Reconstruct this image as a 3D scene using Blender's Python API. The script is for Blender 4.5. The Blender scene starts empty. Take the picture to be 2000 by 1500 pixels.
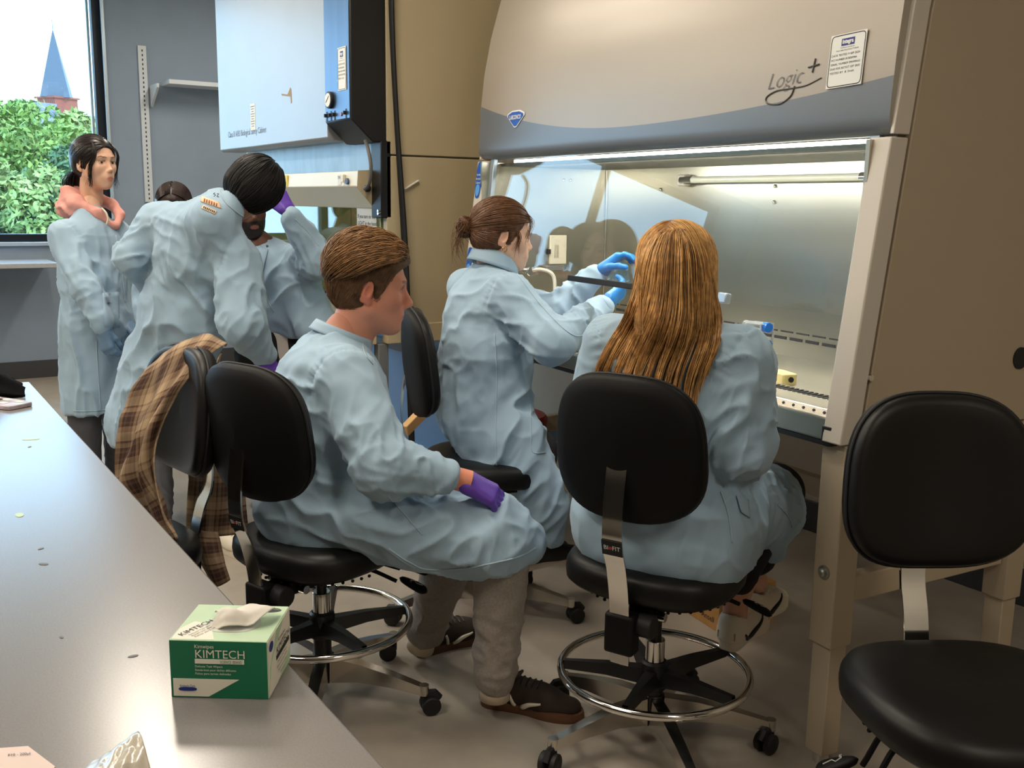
import bpy, bmesh, math, random
import numpy as np
from mathutils import Vector, Matrix
random.seed(7); RNG = np.random.default_rng(11)
SC = bpy.context.scene
COL = SC.collection
PI = math.pi
def A(*v): return np.array(v, float)
def unit(v):
    v = np.asarray(v, float); return v / (np.linalg.norm(v) + 1e-12)
def lin(r, g, b):
    def c(u):
        u /= 255.0
        return u / 12.92 if u <= .04045 else ((u + .055) / 1.055) ** 2.4
    return (c(r), c(g), c(b), 1.0)

# ---------------------------------------------------------------- camera
F_PX, CAM_H, PITCH, ROLL, YAW = 1950., 1.44, math.radians(10.3), math.radians(.85), math.radians(33.0)
_fw = A(-math.cos(YAW), math.sin(YAW), 0); _up = A(0, 0, 1); _r = np.cross(_fw, _up)
CF = _fw * math.cos(PITCH) - _up * math.sin(PITCH); _u = np.cross(_r, CF)
CR = _r * math.cos(ROLL) + _u * math.sin(ROLL); CU = -_r * math.sin(ROLL) + _u * math.cos(ROLL)
CP = A(0, 0, CAM_H)
def P(x, y, d):
    """point of the room that stands d metres in front of the camera along the sight line of photo pixel x, y"""
    return CP + d * (CF + (x - 1000) / F_PX * CR - (y - 750) / F_PX * CU)
def PZ(x, y, z):
    q = CF + (x - 1000) / F_PX * CR - (y - 750) / F_PX * CU
    return CP + q * ((z - CAM_H) / q[2])
cam_d = bpy.data.cameras.new('camera'); cam = bpy.data.objects.new('camera', cam_d); COL.objects.link(cam)
cam_d.sensor_width = 36; cam_d.lens = F_PX / 2000 * 36; cam_d.clip_start = .05; cam_d.clip_end = 1000
cam.matrix_world = Matrix(((CR[0], CU[0], -CF[0], CP[0]), (CR[1], CU[1], -CF[1], CP[1]), (CR[2], CU[2], -CF[2], CP[2]), (0, 0, 0, 1)))
SC.camera = cam

# ---------------------------------------------------------------- sky, sun, exposure
SC.view_settings.view_transform = 'Standard'; SC.view_settings.look = 'None'
SC.view_settings.exposure = EXPOSURE = 0.24; SC.view_settings.gamma = 1; SC.view_settings.use_curve_mapping = False
W = bpy.data.worlds.new('sky'); SC.world = W; W.use_nodes = True
bg = W.node_tree.nodes['Background']; bg.inputs[0].default_value = (.44, .73, 1.0, 1); bg.inputs[1].default_value = 4.8
sun_d = bpy.data.lights.new('sun', 'SUN'); sun = bpy.data.objects.new('sun', sun_d); COL.objects.link(sun)
sun_d.energy = 3.6; sun_d.angle = .01; sun_d.color = (1, .95, .85)
sun.rotation_euler = Vector((-.55, -.45, -.7)).to_track_quat('-Z', 'Y').to_euler()

# ---------------------------------------------------------------- materials
MATS = {}
def mat(name, col, rough=.6, metal=0., noise=None, bump=None, spec=.5, sheen=0., coat=0., emit=None, trans=0., stretch=None, aniso=0., sss=0.):
    """noise=(scale, strength) mottles the colour, bump=(scale, strength, distance) adds fine relief"""
    if name in MATS: return MATS[name]
    m = bpy.data.materials.new(name); m.use_nodes = True; nt = m.node_tree; n = nt.nodes; b = n['Principled BSDF']
    c = col if len(col) == 4 else (*col, 1)
    b.inputs['Base Color'].default_value = c; b.inputs['Roughness'].default_value = rough; b.inputs['Metallic'].default_value = metal
    b.inputs['Specular IOR Level'].default_value = spec
    if sheen: b.inputs['Sheen Weight'].default_value = sheen
    if coat: b.inputs['Coat Weight'].default_value = coat; b.inputs['Coat Roughness'].default_value = .12
    if aniso: b.inputs['Anisotropic'].default_value = aniso
    if sss: b.inputs['Subsurface Weight'].default_value = sss; b.inputs['Subsurface Radius'].default_value = (.01, .004, .002)
    if trans: b.inputs['Transmission Weight'].default_value = trans
    if emit: b.inputs['Emission Color'].default_value = (*emit[:3], 1); b.inputs['Emission Strength'].default_value = emit[3]
    tc = n.new('ShaderNodeTexCoord'); mp = n.new('ShaderNodeMapping'); nt.links.new(tc.outputs['Object'], mp.inputs[0])
    if stretch: mp.inputs['Scale'].default_value = stretch
    if noise:
        t = n.new('ShaderNodeTexNoise'); t.inputs['Scale'].default_value = noise[0]; t.inputs['Detail'].default_value = 5
        nt.links.new(mp.outputs[0], t.inputs['Vector'])
        r = n.new('ShaderNodeMapRange'); r.inputs[1].default_value = .3; r.inputs[2].default_value = .7
        r.inputs[3].default_value = 1 - noise[1]; r.inputs[4].default_value = 1 + noise[1]
        nt.links.new(t.outputs[0], r.inputs[0])
        mx = n.new('ShaderNodeMix'); mx.data_type = 'RGBA'; mx.blend_type = 'MULTIPLY'; mx.inputs[0].default_value = 1
        mx.inputs[6].default_value = c; nt.links.new(r.outputs[0], mx.inputs[7]); nt.links.new(mx.outputs[2], b.inputs['Base Color'])
    if bump:
        t = n.new('ShaderNodeTexNoise'); t.inputs['Scale'].default_value = bump[0]; t.inputs['Detail'].default_value = 4
        nt.links.new(mp.outputs[0], t.inputs['Vector'])
        bp = n.new('ShaderNodeBump'); bp.inputs['Strength'].default_value = bump[1]; bp.inputs['Distance'].default_value = bump[2]
        nt.links.new(t.outputs[0], bp.inputs['Height']); nt.links.new(bp.outputs[0], b.inputs['Normal'])
    MATS[name] = m; return m
def glass(name, tint=(.97, .99, 1), refl=1.0, ior=1.45, rough=0.):
    if name in MATS: return MATS[name]
    m = bpy.data.materials.new(name); m.use_nodes = True; nt = m.node_tree; n = nt.nodes; n.clear()
    o = n.new('ShaderNodeOutputMaterial'); t = n.new('ShaderNodeBsdfTransparent'); g = n.new('ShaderNodeBsdfGlossy'); mx = n.new('ShaderNodeMixShader')
    t.inputs[0].default_value = (*tint, 1); g.inputs['Roughness'].default_value = rough; g.inputs[0].default_value = (refl, refl, refl, 1)
    ge = n.new('ShaderNodeNewGeometry'); vm = n.new('ShaderNodeVectorMath'); vm.operation = 'DOT_PRODUCT'; nt.links.new(ge.outputs['Normal'], vm.inputs[0]); nt.links.new(ge.outputs['Incoming'], vm.inputs[1])
    def ma(op, a, b=None):
        q = n.new('ShaderNodeMath'); q.operation = op
        for i, v in enumerate((a, b)):
            if v is None: continue
            if isinstance(v, (int, float)): q.inputs[i].default_value = v
            else: nt.links.new(v, q.inputs[i])
        return q.outputs[0]
    f0 = ((ior - 1) / (ior + 1)) ** 2; c = ma('ABSOLUTE', vm.outputs['Value']); k = ma('POWER', ma('SUBTRACT', 1., c), 5.); fr = ma('ADD', ma('MULTIPLY', k, 1 - f0), f0)   # Schlick, the same from both sides of a pane
    nt.links.new(fr, mx.inputs[0]); nt.links.new(t.outputs[0], mx.inputs[1]); nt.links.new(g.outputs[0], mx.inputs[2]); nt.links.new(mx.outputs[0], o.inputs[0])
    MATS[name] = m; return m
def attr_mat(name, rough=.5, sss=.15, bump=None, spec=.4):
    """colour comes from the mesh's own colour attribute (skin, lips, brows)"""
    if name in MATS: return MATS[name]
    m = mat(name, (1, 1, 1, 1), rough, sss=sss, bump=bump, spec=spec); nt = m.node_tree
    a = nt.nodes.new('ShaderNodeAttribute'); a.attribute_name = 'Col'; nt.links.new(a.outputs[0], nt.nodes['Principled BSDF'].inputs['Base Color'])
    return m

# ---------------------------------------------------------------- mesh building
def link(o, parent=None):
    COL.objects.link(o)
    if parent is not None: o.parent = parent
    return o
def finish(me, material, smooth=True, angle=38):
    if material is not None: me.materials.append(material)
    if smooth:
        me.shade_smooth()
        if angle: me.set_sharp_from_angle(angle=math.radians(angle))
    return me
class MB:
    def __init__(s): s.v = []; s.f = []
    def add(s, vs, fs):
        o = len(s.v); s.v += [tuple(map(float, q)) for q in vs]; s.f += [tuple(i + o for i in q) for q in fs]; return s
    def box(s, c, d, R=None):
        c = np.asarray(c, float); h = np.asarray(d, float) / 2
        q = np.array([[x, y, z] for x in (-1, 1) for y in (-1, 1) for z in (-1, 1)]) * h
        if R is not None: q = q @ np.asarray(R).T
        return s.add(q + c, [(0, 1, 3, 2), (4, 6, 7, 5), (0, 4, 5, 1), (2, 3, 7, 6), (0, 2, 6, 4), (1, 5, 7, 3)])
    def bar(s, a, b, w, h, up=(0, 0, 1)):
        a = np.asarray(a, float); b = np.asarray(b, float); x = unit(b - a); y = unit(np.cross(up, x)); z = np.cross(x, y)
        return s.box((a + b) / 2, (np.linalg.norm(b - a), w, h), np.stack([x, y, z], 1))
    def cyl(s, a, b, r0, r1=None, n=16):
        r1 = r0 if r1 is None else r1
        a = np.asarray(a, float); b = np.asarray(b, float); x = unit(b - a); t = A(0, 0, 1) if abs(x[2]) < .9 else A(1, 0, 0)
        y = unit(np.cross(t, x)); z = np.cross(x, y); an = np.arange(n) / n * 2 * PI
        ring = np.cos(an)[:, None] * y + np.sin(an)[:, None] * z
        vs = list(a + ring * r0) + list(b + ring * r1)
        return s.add(vs, [(i, (i + 1) % n, n + (i + 1) % n, n + i) for i in range(n)] + [tuple(range(n))[::-1], tuple(range(n, 2 * n))])
    def tube(s, pts, r, n=8, closed=False, flat=None):
        pts = np.asarray(pts, float); m = len(pts); r = np.broadcast_to(r, (m,))
        tg = np.gradient(pts, axis=0) if not closed else (np.roll(pts, -1, 0) - np.roll(pts, 1, 0))
        tg /= np.linalg.norm(tg, axis=1)[:, None] + 1e-12
        nv = unit(np.cross(tg[0], A(0, 0, 1) if abs(tg[0][2]) < .9 else A(1, 0, 0))); an = np.arange(n) / n * 2 * PI; vs = []
        for i in range(m):
            nv = unit(nv - tg[i] * (nv @ tg[i])); bv = np.cross(tg[i], nv)
            vs += list(pts[i] + r[i] * (np.cos(an)[:, None] * nv + np.sin(an)[:, None] * bv * (flat or 1)))
        fs = []
        for i in range(m if closed else m - 1):
            j = (i + 1) % m
            fs += [(i * n + k, i * n + (k + 1) % n, j * n + (k + 1) % n, j * n + k) for k in range(n)]
        if not closed: fs += [tuple(range(n))[::-1], tuple(range((m - 1) * n, m * n))]
        return s.add(vs, fs)
    def prism(s, poly, o, ex, ey, depth):
        """poly in the plane (o, ex, ey), pushed along ex x ey by depth"""
        o, ex, ey = (np.asarray(q, float) for q in (o, ex, ey)); nz = np.cross(ex, ey) * depth; n = len(poly)
        a = [o + ex * p[0] + ey * p[1] for p in poly]; b = [q + nz for q in a]
        return s.add(a + b, [tuple(range(n))[::-1], tuple(range(n, 2 * n))] + [(i, (i + 1) % n, n + (i + 1) % n, n + i) for i in range(n)])
    def lathe(s, prof, c=(0, 0, 0), n=24, ax=None):
        c = np.asarray(c, float); z = A(0, 0, 1) if ax is None else unit(ax); t = A(1, 0, 0) if abs(z[0]) < .9 else A(0, 1, 0)
        x = unit(np.cross(t, z)); y = np.cross(z, x); an = np.arange(n) / n * 2 * PI; ring = np.cos(an)[:, None] * x + np.sin(an)[:, None] * y
        vs = []; m = len(prof)
        for r, h in prof: vs += list(c + z * h + ring * r)
        fs = [(i * n + k, i * n + (k + 1) % n, (i + 1) * n + (k + 1) % n, (i + 1) * n + k) for i in range(m - 1) for k in range(n)]
        fs += [tuple(range(n))[::-1], tuple(range((m - 1) * n, m * n))]
        return s.add(vs, fs)
    def grid(s, G, closed_u=False):
        G = np.asarray(G, float); m, n = G.shape[:2]
        fs = [(i * n + j, i * n + j + 1, ((i + 1) % m) * n + j + 1, ((i + 1) % m) * n + j) for i in range(m if closed_u else m - 1) for j in range(n - 1)]
        return s.add(G.reshape(-1, 3), fs)
    def mesh(s, name, material, smooth=True, angle=38):
        me = bpy.data.meshes.new(name); me.from_pydata(s.v, [], s.f)
        bm = bmesh.new(); bm.from_mesh(me); bmesh.ops.recalc_face_normals(bm, faces=bm.faces); bm.to_mesh(me); bm.free()
        return finish(me, material, smooth, angle)
    def build(s, name, material, parent=None, bevel=0, smooth=True, angle=38, seg=2, label=None, solid=0):
        o = bpy.data.objects.new(name, s.mesh(name, material, smooth, angle)); link(o, parent)
        if solid: q = o.modifiers.new('solid', 'SOLIDIFY'); q.thickness = solid; q.offset = 0
        if bevel: q = o.modifiers.new('bevel', 'BEVEL'); q.width = bevel; q.segments = seg; q.limit_method = 'ANGLE'; q.angle_limit = .6
        if label: o['label'] = label
        return o
def tag(o, label, cat, group=None):
    o['label'] = label; o['category'] = cat
    if group: o['group'] = group
    return o
def empty(name, loc=(0, 0, 0), rz=0, label=None, cat=None, group=None):
    o = bpy.data.objects.new(name, None); COL.objects.link(o); o.location = tuple(map(float, loc)); o.rotation_euler = (0, 0, rz); o.empty_display_size = .1
    if label: tag(o, label, cat, group)
    return o
def struct(o): o['kind'] = 'structure'; return o
def copy_tree(o, parent=None):
    c = o.copy(); link(c, parent)
    for ch in list(o.children): copy_tree(ch, c)
    return c
def text(name, body, size, material, parent, o, ex, ey, width=None, shear=0., align='CENTER', lift=.0007, bold=0.):
    cu = bpy.data.curves.new('t', 'FONT'); cu.body = body; cu.size = size; cu.align_x = align; cu.align_y = 'CENTER'; cu.shear = shear; cu.resolution_u = 3; cu.offset = bold
    t = bpy.data.objects.new('t', cu); src = t.to_mesh(); co = np.array([v.co[:] for v in src.vertices]); fs = [tuple(p.vertices) for p in src.polygons]
    t.to_mesh_clear(); bpy.data.objects.remove(t); bpy.data.curves.remove(cu)
    if not len(co): return None
    if width: co[:, 0] *= width / max(1e-6, co[:, 0].max() - co[:, 0].min())
    o, ex, ey = (np.asarray(q, float) for q in (o, ex, ey)); n = np.cross(ex, ey)
    vs = o + co[:, :1] * ex + co[:, 1:2] * ey + n * lift
    me = bpy.data.meshes.new(name); me.from_pydata([tuple(q) for q in vs], [], fs); me.materials.append(material)
    return link(bpy.data.objects.new(name, me), parent)
def superell(a, b, n=3., m=40, k=0.):
    t = np.arange(m) / m * 2 * PI; c, s_ = np.cos(t), np.sin(t)
    x = a * np.sign(c) * np.abs(c) ** (2 / n); y = b * np.sign(s_) * np.abs(s_) ** (2 / n)
    return np.stack([x * (1 + k * y / b), y], 1)
def crom(ctrl, m):
    """Catmull-Rom through control points (first axis)"""
    c = np.asarray(ctrl, float); n = len(c)
    if n == 2: t = np.linspace(0, 1, m).reshape((-1,) + (1,) * (c.ndim - 1)); return c[0] * (1 - t) + c[1] * t
    e = np.concatenate([[2 * c[0] - c[1]], c, [2 * c[-1] - c[-2]]]); u = np.linspace(0, n - 1 - 1e-6, m); i = u.astype(int)
    t = (u - i).reshape((-1,) + (1,) * (c.ndim - 1)); p0, p1, p2, p3 = e[i], e[i + 1], e[i + 2], e[i + 3]
    return .5 * (2 * p1 + (p2 - p0) * t + (2 * p0 - 5 * p1 + 4 * p2 - p3) * t * t + (3 * p1 - p0 - 3 * p2 + p3) * t ** 3)
_L = RNG.random((32, 32, 32)).astype(np.float32)
def vnoise(p):
    """value noise in -1..1"""
    p = np.asarray(p, np.float32); i = np.floor(p).astype(int); f = p - i; f = f * f * (3 - 2 * f); i &= 31; j = (i + 1) & 31
    x0, y0, z0 = i[..., 0], i[..., 1], i[..., 2]; x1, y1, z1 = j[..., 0], j[..., 1], j[..., 2]; u, v, w = f[..., 0], f[..., 1], f[..., 2]
    a = _L[x0, y0, z0] * (1 - u) + _L[x1, y0, z0] * u; b = _L[x0, y1, z0] * (1 - u) + _L[x1, y1, z0] * u
    c = _L[x0, y0, z1] * (1 - u) + _L[x1, y0, z1] * u; d = _L[x0, y1, z1] * (1 - u) + _L[x1, y1, z1] * u
    return ((a * (1 - v) + b * v) * (1 - w) + (c * (1 - v) + d * v) * w) * 2 - 1
def cloth(name, ctrl, material, parent, m=40, n=40, folds=None, thick=.003, uvscale=(1, 1), noise=.006, nscale=9., label=None):
    """a sheet of cloth through a grid of control points, with folds(u, v) -> offset along the normal"""
    g = crom(np.asarray(ctrl, float), m); g = crom(g.transpose(1, 0, 2), n).transpose(1, 0, 2)
    du = np.gradient(g, axis=0); dv = np.gradient(g, axis=1); nr = np.cross(du, dv); nr /= np.linalg.norm(nr, axis=2)[..., None] + 1e-9
    U, V = np.meshgrid(np.linspace(0, 1, m), np.linspace(0, 1, n), indexing='ij')
    off = noise * vnoise(g * nscale + 5) + noise * .5 * vnoise(g * nscale * 2.3)
    if folds is not None: off = off + folds(U, V)
    g = g + nr * off[..., None]
    mb = MB(); mb.grid(g); me = bpy.data.meshes.new(name); me.from_pydata(mb.v, [], mb.f)
    uv = me.uv_layers.new(name='UVMap'); ii = np.zeros(len(me.loops), np.int32); me.loops.foreach_get('vertex_index', ii)
    uv.data.foreach_set('uv', np.stack([U.ravel()[ii] * uvscale[0], V.ravel()[ii] * uvscale[1]], 1).astype(np.float32).ravel())
    finish(me, material, True, None); o = link(bpy.data.objects.new(name, me), parent)
    if thick: q = o.modifiers.new('solid', 'SOLIDIFY'); q.thickness = thick; q.offset = 0
    if label: o['label'] = label
    return o

# ================================================================ the room
X0, X1, Y0, Y1, ZC = -8.7, 2.6, -3.2, 3.5, 3.3
M_wall = mat('wall_paint', lin(134, 150, 170), .85, noise=(3, .04), bump=(180, .08, .002))
M_wallw = mat('warm_wall_paint', lin(190, 182, 168), .85, noise=(3, .04), bump=(180, .08, .002))
M_floor = mat('vinyl_floor', lin(158, 149, 137), .36, noise=(7, .10), bump=(90, .03, .002), spec=.4)
M_base = mat('rubber_base', lin(58, 60, 64), .6, bump=(60, .05, .002))
M_ceil = mat('ceiling_tile', lin(205, 200, 192), .9, bump=(120, .3, .003))
M_frame = mat('dark_anodised', lin(38, 44, 52), .35, .6, bump=(200, .03, .001))
M_alu = mat('pale_aluminium', lin(185, 200, 215), .35, .5, bump=(200, .03, .001))
M_glass = glass('window_glass')
struct(MB().box(((X0 + X1) / 2, (Y0 + Y1) / 2, -.05), (X1 - X0 + .6, Y1 - Y0 + .6, .1)).build('floor', M_floor))
struct(MB().box(((X0 + X1) / 2, (Y0 + Y1) / 2, ZC + .1), (X1 - X0 + .6, Y1 - Y0 + .6, .2)).build('ceiling', M_ceil))
struct(MB().box(((X0 + X1) / 2, Y1 + .1, ZC / 2), (X1 - X0 + .6, .2, ZC)).build('wall_right', M_wallw))
struct(MB().box(((X0 + X1) / 2, Y0 - .1, ZC / 2), (X1 - X0 + .6, .2, ZC)).build('wall_left', M_wallw))
struct(MB().box((X1 + .1, (Y0 + Y1) / 2, ZC / 2), (.2, Y1 - Y0, ZC)).build('wall_front', M_wallw))
WY0, WY1, WZ0, WZ1 = -2.7, 1.76, 1.06, 3.15
w = MB()
w.box((X0 - .125, (Y0 + Y1) / 2, WZ0 / 2), (.25, Y1 - Y0, WZ0)); w.box((X0 - .125, (Y0 + Y1) / 2, (WZ1 + ZC) / 2), (.25, Y1 - Y0, ZC - WZ1))
w.box((X0 - .125, (WY1 + Y1) / 2, (WZ0 + WZ1) / 2), (.25, Y1 - WY1, WZ1 - WZ0)); w.box((X0 - .125, (WY0 + Y0) / 2, (WZ0 + WZ1) / 2), (.25, WY0 - Y0, WZ1 - WZ0))
struct(w.build('wall_back', M_wall))
struct(MB().box((X0 + .006, (Y0 + Y1) / 2, .07), (.012, Y1 - Y0, .14)).build('baseboard_back', M_base, bevel=.003))
struct(MB().box(((X0 + X1) / 2, Y1 - .006, .07), (X1 - X0, .012, .14)).build('baseboard_right', M_base, bevel=.003))
# window: frame, mullions, panes, pale reveal trim
win = struct(empty('window_1', (X0, (WY0 + WY1) / 2, WZ0)))
def wl(y): return y - (WY0 + WY1) / 2
hz = WZ1 - WZ0; xf = -.10; bars = [WY0, -1.22, .26, WY1]
for y, wd in ((WY0 + .04, .08), (-1.22, .07), (.26, .07), (WY1 - .04, .08)):
    MB().box((xf, wl(y), hz / 2), (.09, wd, hz)).build('window_frame', M_frame, win, bevel=.004)
for z in (.04, hz - .04): MB().box((xf, 0, z), (.088, WY1 - WY0, .08)).build('window_rail', M_frame, win, bevel=.004)
for a, b in zip(bars[:-1], bars[1:]): MB().box((xf - .01, wl((a + b) / 2), hz / 2), (.008, b - a, hz - .1)).build('pane', M_glass, win)
MB().box((.006, wl(WY1 - .012), hz / 2), (.03, .024, hz)).build('reveal_trim', M_alu, win, bevel=.003)
for y in bars[1:-1] + [WY1 - .085]: MB().box((xf - .05, wl(y - .012), hz / 2), (.03, .02, hz)).build('glazing_bead', M_alu, win, bevel=.003)
MB().box((-.045, 0, .005), (.16, WY1 - WY0 + .02, .03)).build('window_sill', M_alu, win, bevel=.004)
# ceiling lights: recessed warm troffers over the aisle and the benches
M_diff = mat('warm_diffuser', (1, 1, 1), .5, emit=(1, .87, .70, 6))
M_fix = mat('fixture_white', lin(225, 222, 215), .5, bump=(100, .02, .001))
def ceiling_light(x, y, which, lx=1.25, ly=.2, watt=26):
    t = empty('ceiling_light', (x, y, ZC), 0, which, 'ceiling light', 'linear ceiling lights')
    MB().box((0, 0, -.04), (lx + .04, ly + .04, .08)).build('housing', M_fix, t, bevel=.006)
    MB().box((0, 0, -.082), (lx, ly, .008)).build('diffuser', M_diff, t)
    ld = bpy.data.lights.new('lamp', 'AREA'); ld.shape = 'RECTANGLE'; ld.size = lx; ld.size_y = ly; ld.energy = watt; ld.color = (1, .90, .76)
    lo = bpy.data.objects.new('lamp', ld); link(lo, t); lo.location = (0, 0, -.09)
for i, (x, y, q) in enumerate([(-1.6, -.95, 'nearest'), (-3.6, -.95, 'second'), (-5.6, -.95, 'third'), (-7.4, -.95, 'farthest'), (1.2, .9, 'hindmost added-fill')]):  # last one is added, unseen fill for the big cabinet's dim side
    ceiling_light(x, y, q + ' warm linear ceiling light along the bench row')
for i, (x, y, q) in enumerate([(-2.6, .95, 'nearest'), (-4.9, 1.05, 'middle'), (-6.9, 2.55, 'farthest')]):
    ceiling_light(x, y, q + ' warm linear ceiling light over the aisle before the cabinets')
# shelf rail and shelf on the back wall
M_white = mat('white_powder_coat', lin(196, 204, 214), .5, bump=(150, .03, .001))
M_slot = mat('dark_slot', lin(40, 42, 46), .8, bump=(50, .05, .001))
t = empty('shelf_rail', (X0 + .011, 2.035, 1.40), 0, 'tall white slotted shelf rail screwed to the grey wall', 'shelf rail')
MB().box((0, 0, .62), (.02, .065, 1.24)).build('channel', M_white, t, bevel=.002)
for i in range(34): MB().box((.0105, 0, .03 + i * .0355), (.002, .009, .017)).build('slot', M_slot, t, smooth=False)
t = empty('wall_shelf', (X0 + .03, 2.6, 2.35), 0, 'white wall shelf on a triangular bracket above the lab coats', 'shelf')
MB().box((.13, .10, 0), (.24, 1.06, .035)).build('shelf_board', M_white, t, bevel=.003)
MB().prism([(0, 0), (.22, 0), (.22, -.03), (.0, -.17)], (0, -.50, -.018), (1, 0, 0), (0, 0, 1), .02).build('bracket', M_white, t, bevel=.002)
# counter under the window with its wooden base
M_counter = mat('grey_laminate', lin(168, 170, 174), .28, noise=(60, .05), bump=(300, .04, .0006))
M_wood = mat('reddish_wood', lin(170, 112, 72), .45, noise=(3, .18), bump=(40, .06, .001), stretch=(1, 1, .12))
t = empty('window_counter', (X0 + .3, -1.0, 0), 0, 'grey window counter on a wooden base below the big window', 'counter')
MB().box((-.01, .35, .93), (.58, 3.75, .035)).build('countertop', M_counter, t, bevel=.004)
MB().box((0, -.02, .46), (.54, 1.86, .90)).build('wooden_base', M_wood, t, bevel=.004)

# ================================================================ older cabinet in the background (local x to the right, y into it)
M_fasc = mat('pale_fascia', lin(146, 148, 150), .33, noise=(2.2, .05), bump=(25, .02, .001), spec=.6)
M_cream = mat('cream_steel', lin(190, 174, 140), .5, noise=(2, .04), bump=(140, .04, .001))
M_creaml = mat('pale_cream_steel', lin(226, 218, 196), .45, bump=(140, .04, .001))
M_black = mat('black_enamel', lin(17, 18, 21), .45, bump=(150, .04, .001))
M_panel = mat('brushed_panel', lin(86, 108, 132), .38, .75, noise=(30, .08), stretch=(1, 1, .06))
M_steel = mat('stainless_steel', lin(188, 182, 168), .33, 1., noise=(24, .07), stretch=(.06, 1, 1), aniso=.3)
M_steelr = mat('dull_stainless', lin(170, 172, 165), .46, .9, noise=(18, .09), stretch=(1, 1, .08))
M_print = mat('dark_print', lin(30, 34, 44), .7, bump=(50, .02, .0005))
M_blueprint = mat('grey_blue_print', lin(112, 130, 150), .7, bump=(50, .02, .0005))
M_paper = mat('white_paper', lin(228, 228, 222), .8, bump=(60, .06, .001))
M_navy = mat('navy_print', lin(30, 44, 130), .6, bump=(50, .02, .0005))
M_yel = mat('yellow_sticker', lin(224, 200, 60), .6, bump=(50, .02, .0005))
M_rub = mat('black_rubber', lin(20, 20, 22), .6, bump=(80, .06, .001))
M_chrome = mat('chrome', lin(225, 222, 218), .1, 1., noise=(6, .03))
OC = (-3.996, 1.784, 0)
oc = empty('old_safety_cabinet', OC, 0, 'older biological safety cabinet with pale fascia and black control column', 'safety cabinet')
ex, ez = (1, 0, 0), (0, 0, 1); EX = A(1, 0, 0); EZ = A(0, 0, 1); EY = A(0, 1, 0)
L0, L1 = -1.87, 0.
# fascia: slanted lower lip
MB().prism([(0, 2.62), (0, 1.712), (.012, 1.70), (.12, 1.70), (.12, 2.62)], (-.285, 0, 0), (0, 1, 0), (0, 0, 1), -(1.585)).build('fascia', M_fasc, oc, bevel=.004)
ctl = MB().prism([(-.012, 2.62), (-.012, 1.775), (.085, 1.685), (.15, 1.685), (.15, 2.62)], (0, 0, 0), (0, 1, 0), (0, 0, 1), -.28).build('control_column', M_black, oc, bevel=.005)
MB().box((-.14, -.0135, 2.18), (.262, .003, .80)).build('control_panel', M_panel, ctl, bevel=.001)
g = MB().cyl((-.205, -.0145, 1.866), (-.205, -.03, 1.866), .036, n=28).build('gauge', M_rub, ctl, bevel=.002)
MB().cyl((-.205, -.0302, 1.866), (-.205, -.032, 1.866), .029, n=28).build('gauge_dial', M_paper, g)
MB().bar((-.222, -.0325, 1.856), (-.19, -.0325, 1.882), .002, .002).build('needle', M_print, g)
for i, x in enumerate((-.252, -.205, -.165, -.045)):
    MB().box((x, -.0145, 1.80), (.016, .003, .04)).box((x, -.022, 1.803), (.008, .014, .015)).build('switch', M_rub, ctl, bevel=.001)
MB().cyl((-.095, -.0145, 1.80), (-.095, -.019, 1.80), .008, n=12).build('pilot_lamp', mat('pilot_red', lin(140, 50, 45), .3, bump=(50, .02, .0005)), ctl)
MB().box((-.09, -.015, 1.915), (.045, .002, .02)).build('small_sticker', M_paper, ctl)
text('lettering', 'Magnehelic Gauge', .013, M_paper, ctl, (-.085, -.0152, 1.94), ex, ez)
text('lettering', 'ROOM', .014, M_print, ctl, (-.09, -.0164, 1.915), ex, ez)
def cert(parent, o, ex, ey, wd, ht, lines, dark=M_print):
    """certification sticker: plate, logo block and printed lines; o is its centre"""
    o = A(*o); ex = unit(ex); ey = unit(ey); nz = np.cross(ex, ey)
    s = MB().box(o + nz * .0006, (wd, ht, .0012), np.stack([ex, ey, nz], 1)).build('certificate_sticker', M_paper, parent)
    r = superell(wd * .47, ht * .475, 14, 48); MB().tube([o + nz * .0016 + ex * p[0] + ey * p[1] for p in r], .0011 * wd / .13, 4, closed=True).build('sticker_border', dark, s)
    MB().box(o + nz * .0016 + ey * ht * .34, (wd * .36, ht * .13, .001), np.stack([ex, ey, nz], 1)).build('sticker_logo', M_navy, s)
    text('lettering', 'integra', ht * .11, M_paper, s, o + ey * ht * .345 + ex * .003 * wd, ex, ey, lift=.0026, width=wd * .31, bold=.0006)
    text('lettering', 'Certification Services Inc', ht * .035, dark, s, o + ey * ht * .24, ex, ey, lift=.0016, width=wd * .4)
    text('lettering', 'Green Valley Road, Derby, CT 06418', ht * .035, dark, s, o + ey * ht * .19, ex, ey, lift=.0016, width=wd * .62)
    for i, q in enumerate(lines):
        text('lettering', q, ht * .055, dark, s, o + ey * ht * (.105 - i * .082) - ex * wd * .43, ex, ey, align='LEFT', lift=.0016, width=wd * min(.86, .036 * len(q)))
    return s
CL = ['DATE TESTED 9 SEP 2024', 'MCI NUMBER BCB204966', 'SERIAL NUMBER 090498662', 'DUE FOR RETEST SEP 2025', 'TESTED BY  B. Smith']
cert(oc, (-.078, -.0165, 1.985), ex, ez, .085, .175, CL)
MB().box((-1.285, -.0006, 1.862), (.075, .0012, .135)).build('warning_label', M_paper, oc)
for i in range(9): MB().box((-1.285, -.0015, 1.915 - i * .0125), (.06 - .012 * (i % 3), .0006, .0035)).build('label_line', M_blueprint, oc, smooth=False)
text('lettering', 'Class II A/B3 Biological Safety Cabinet', .045, M_blueprint, oc, (-1.40, 0, 1.788), ex, ez, width=.63)
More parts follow.
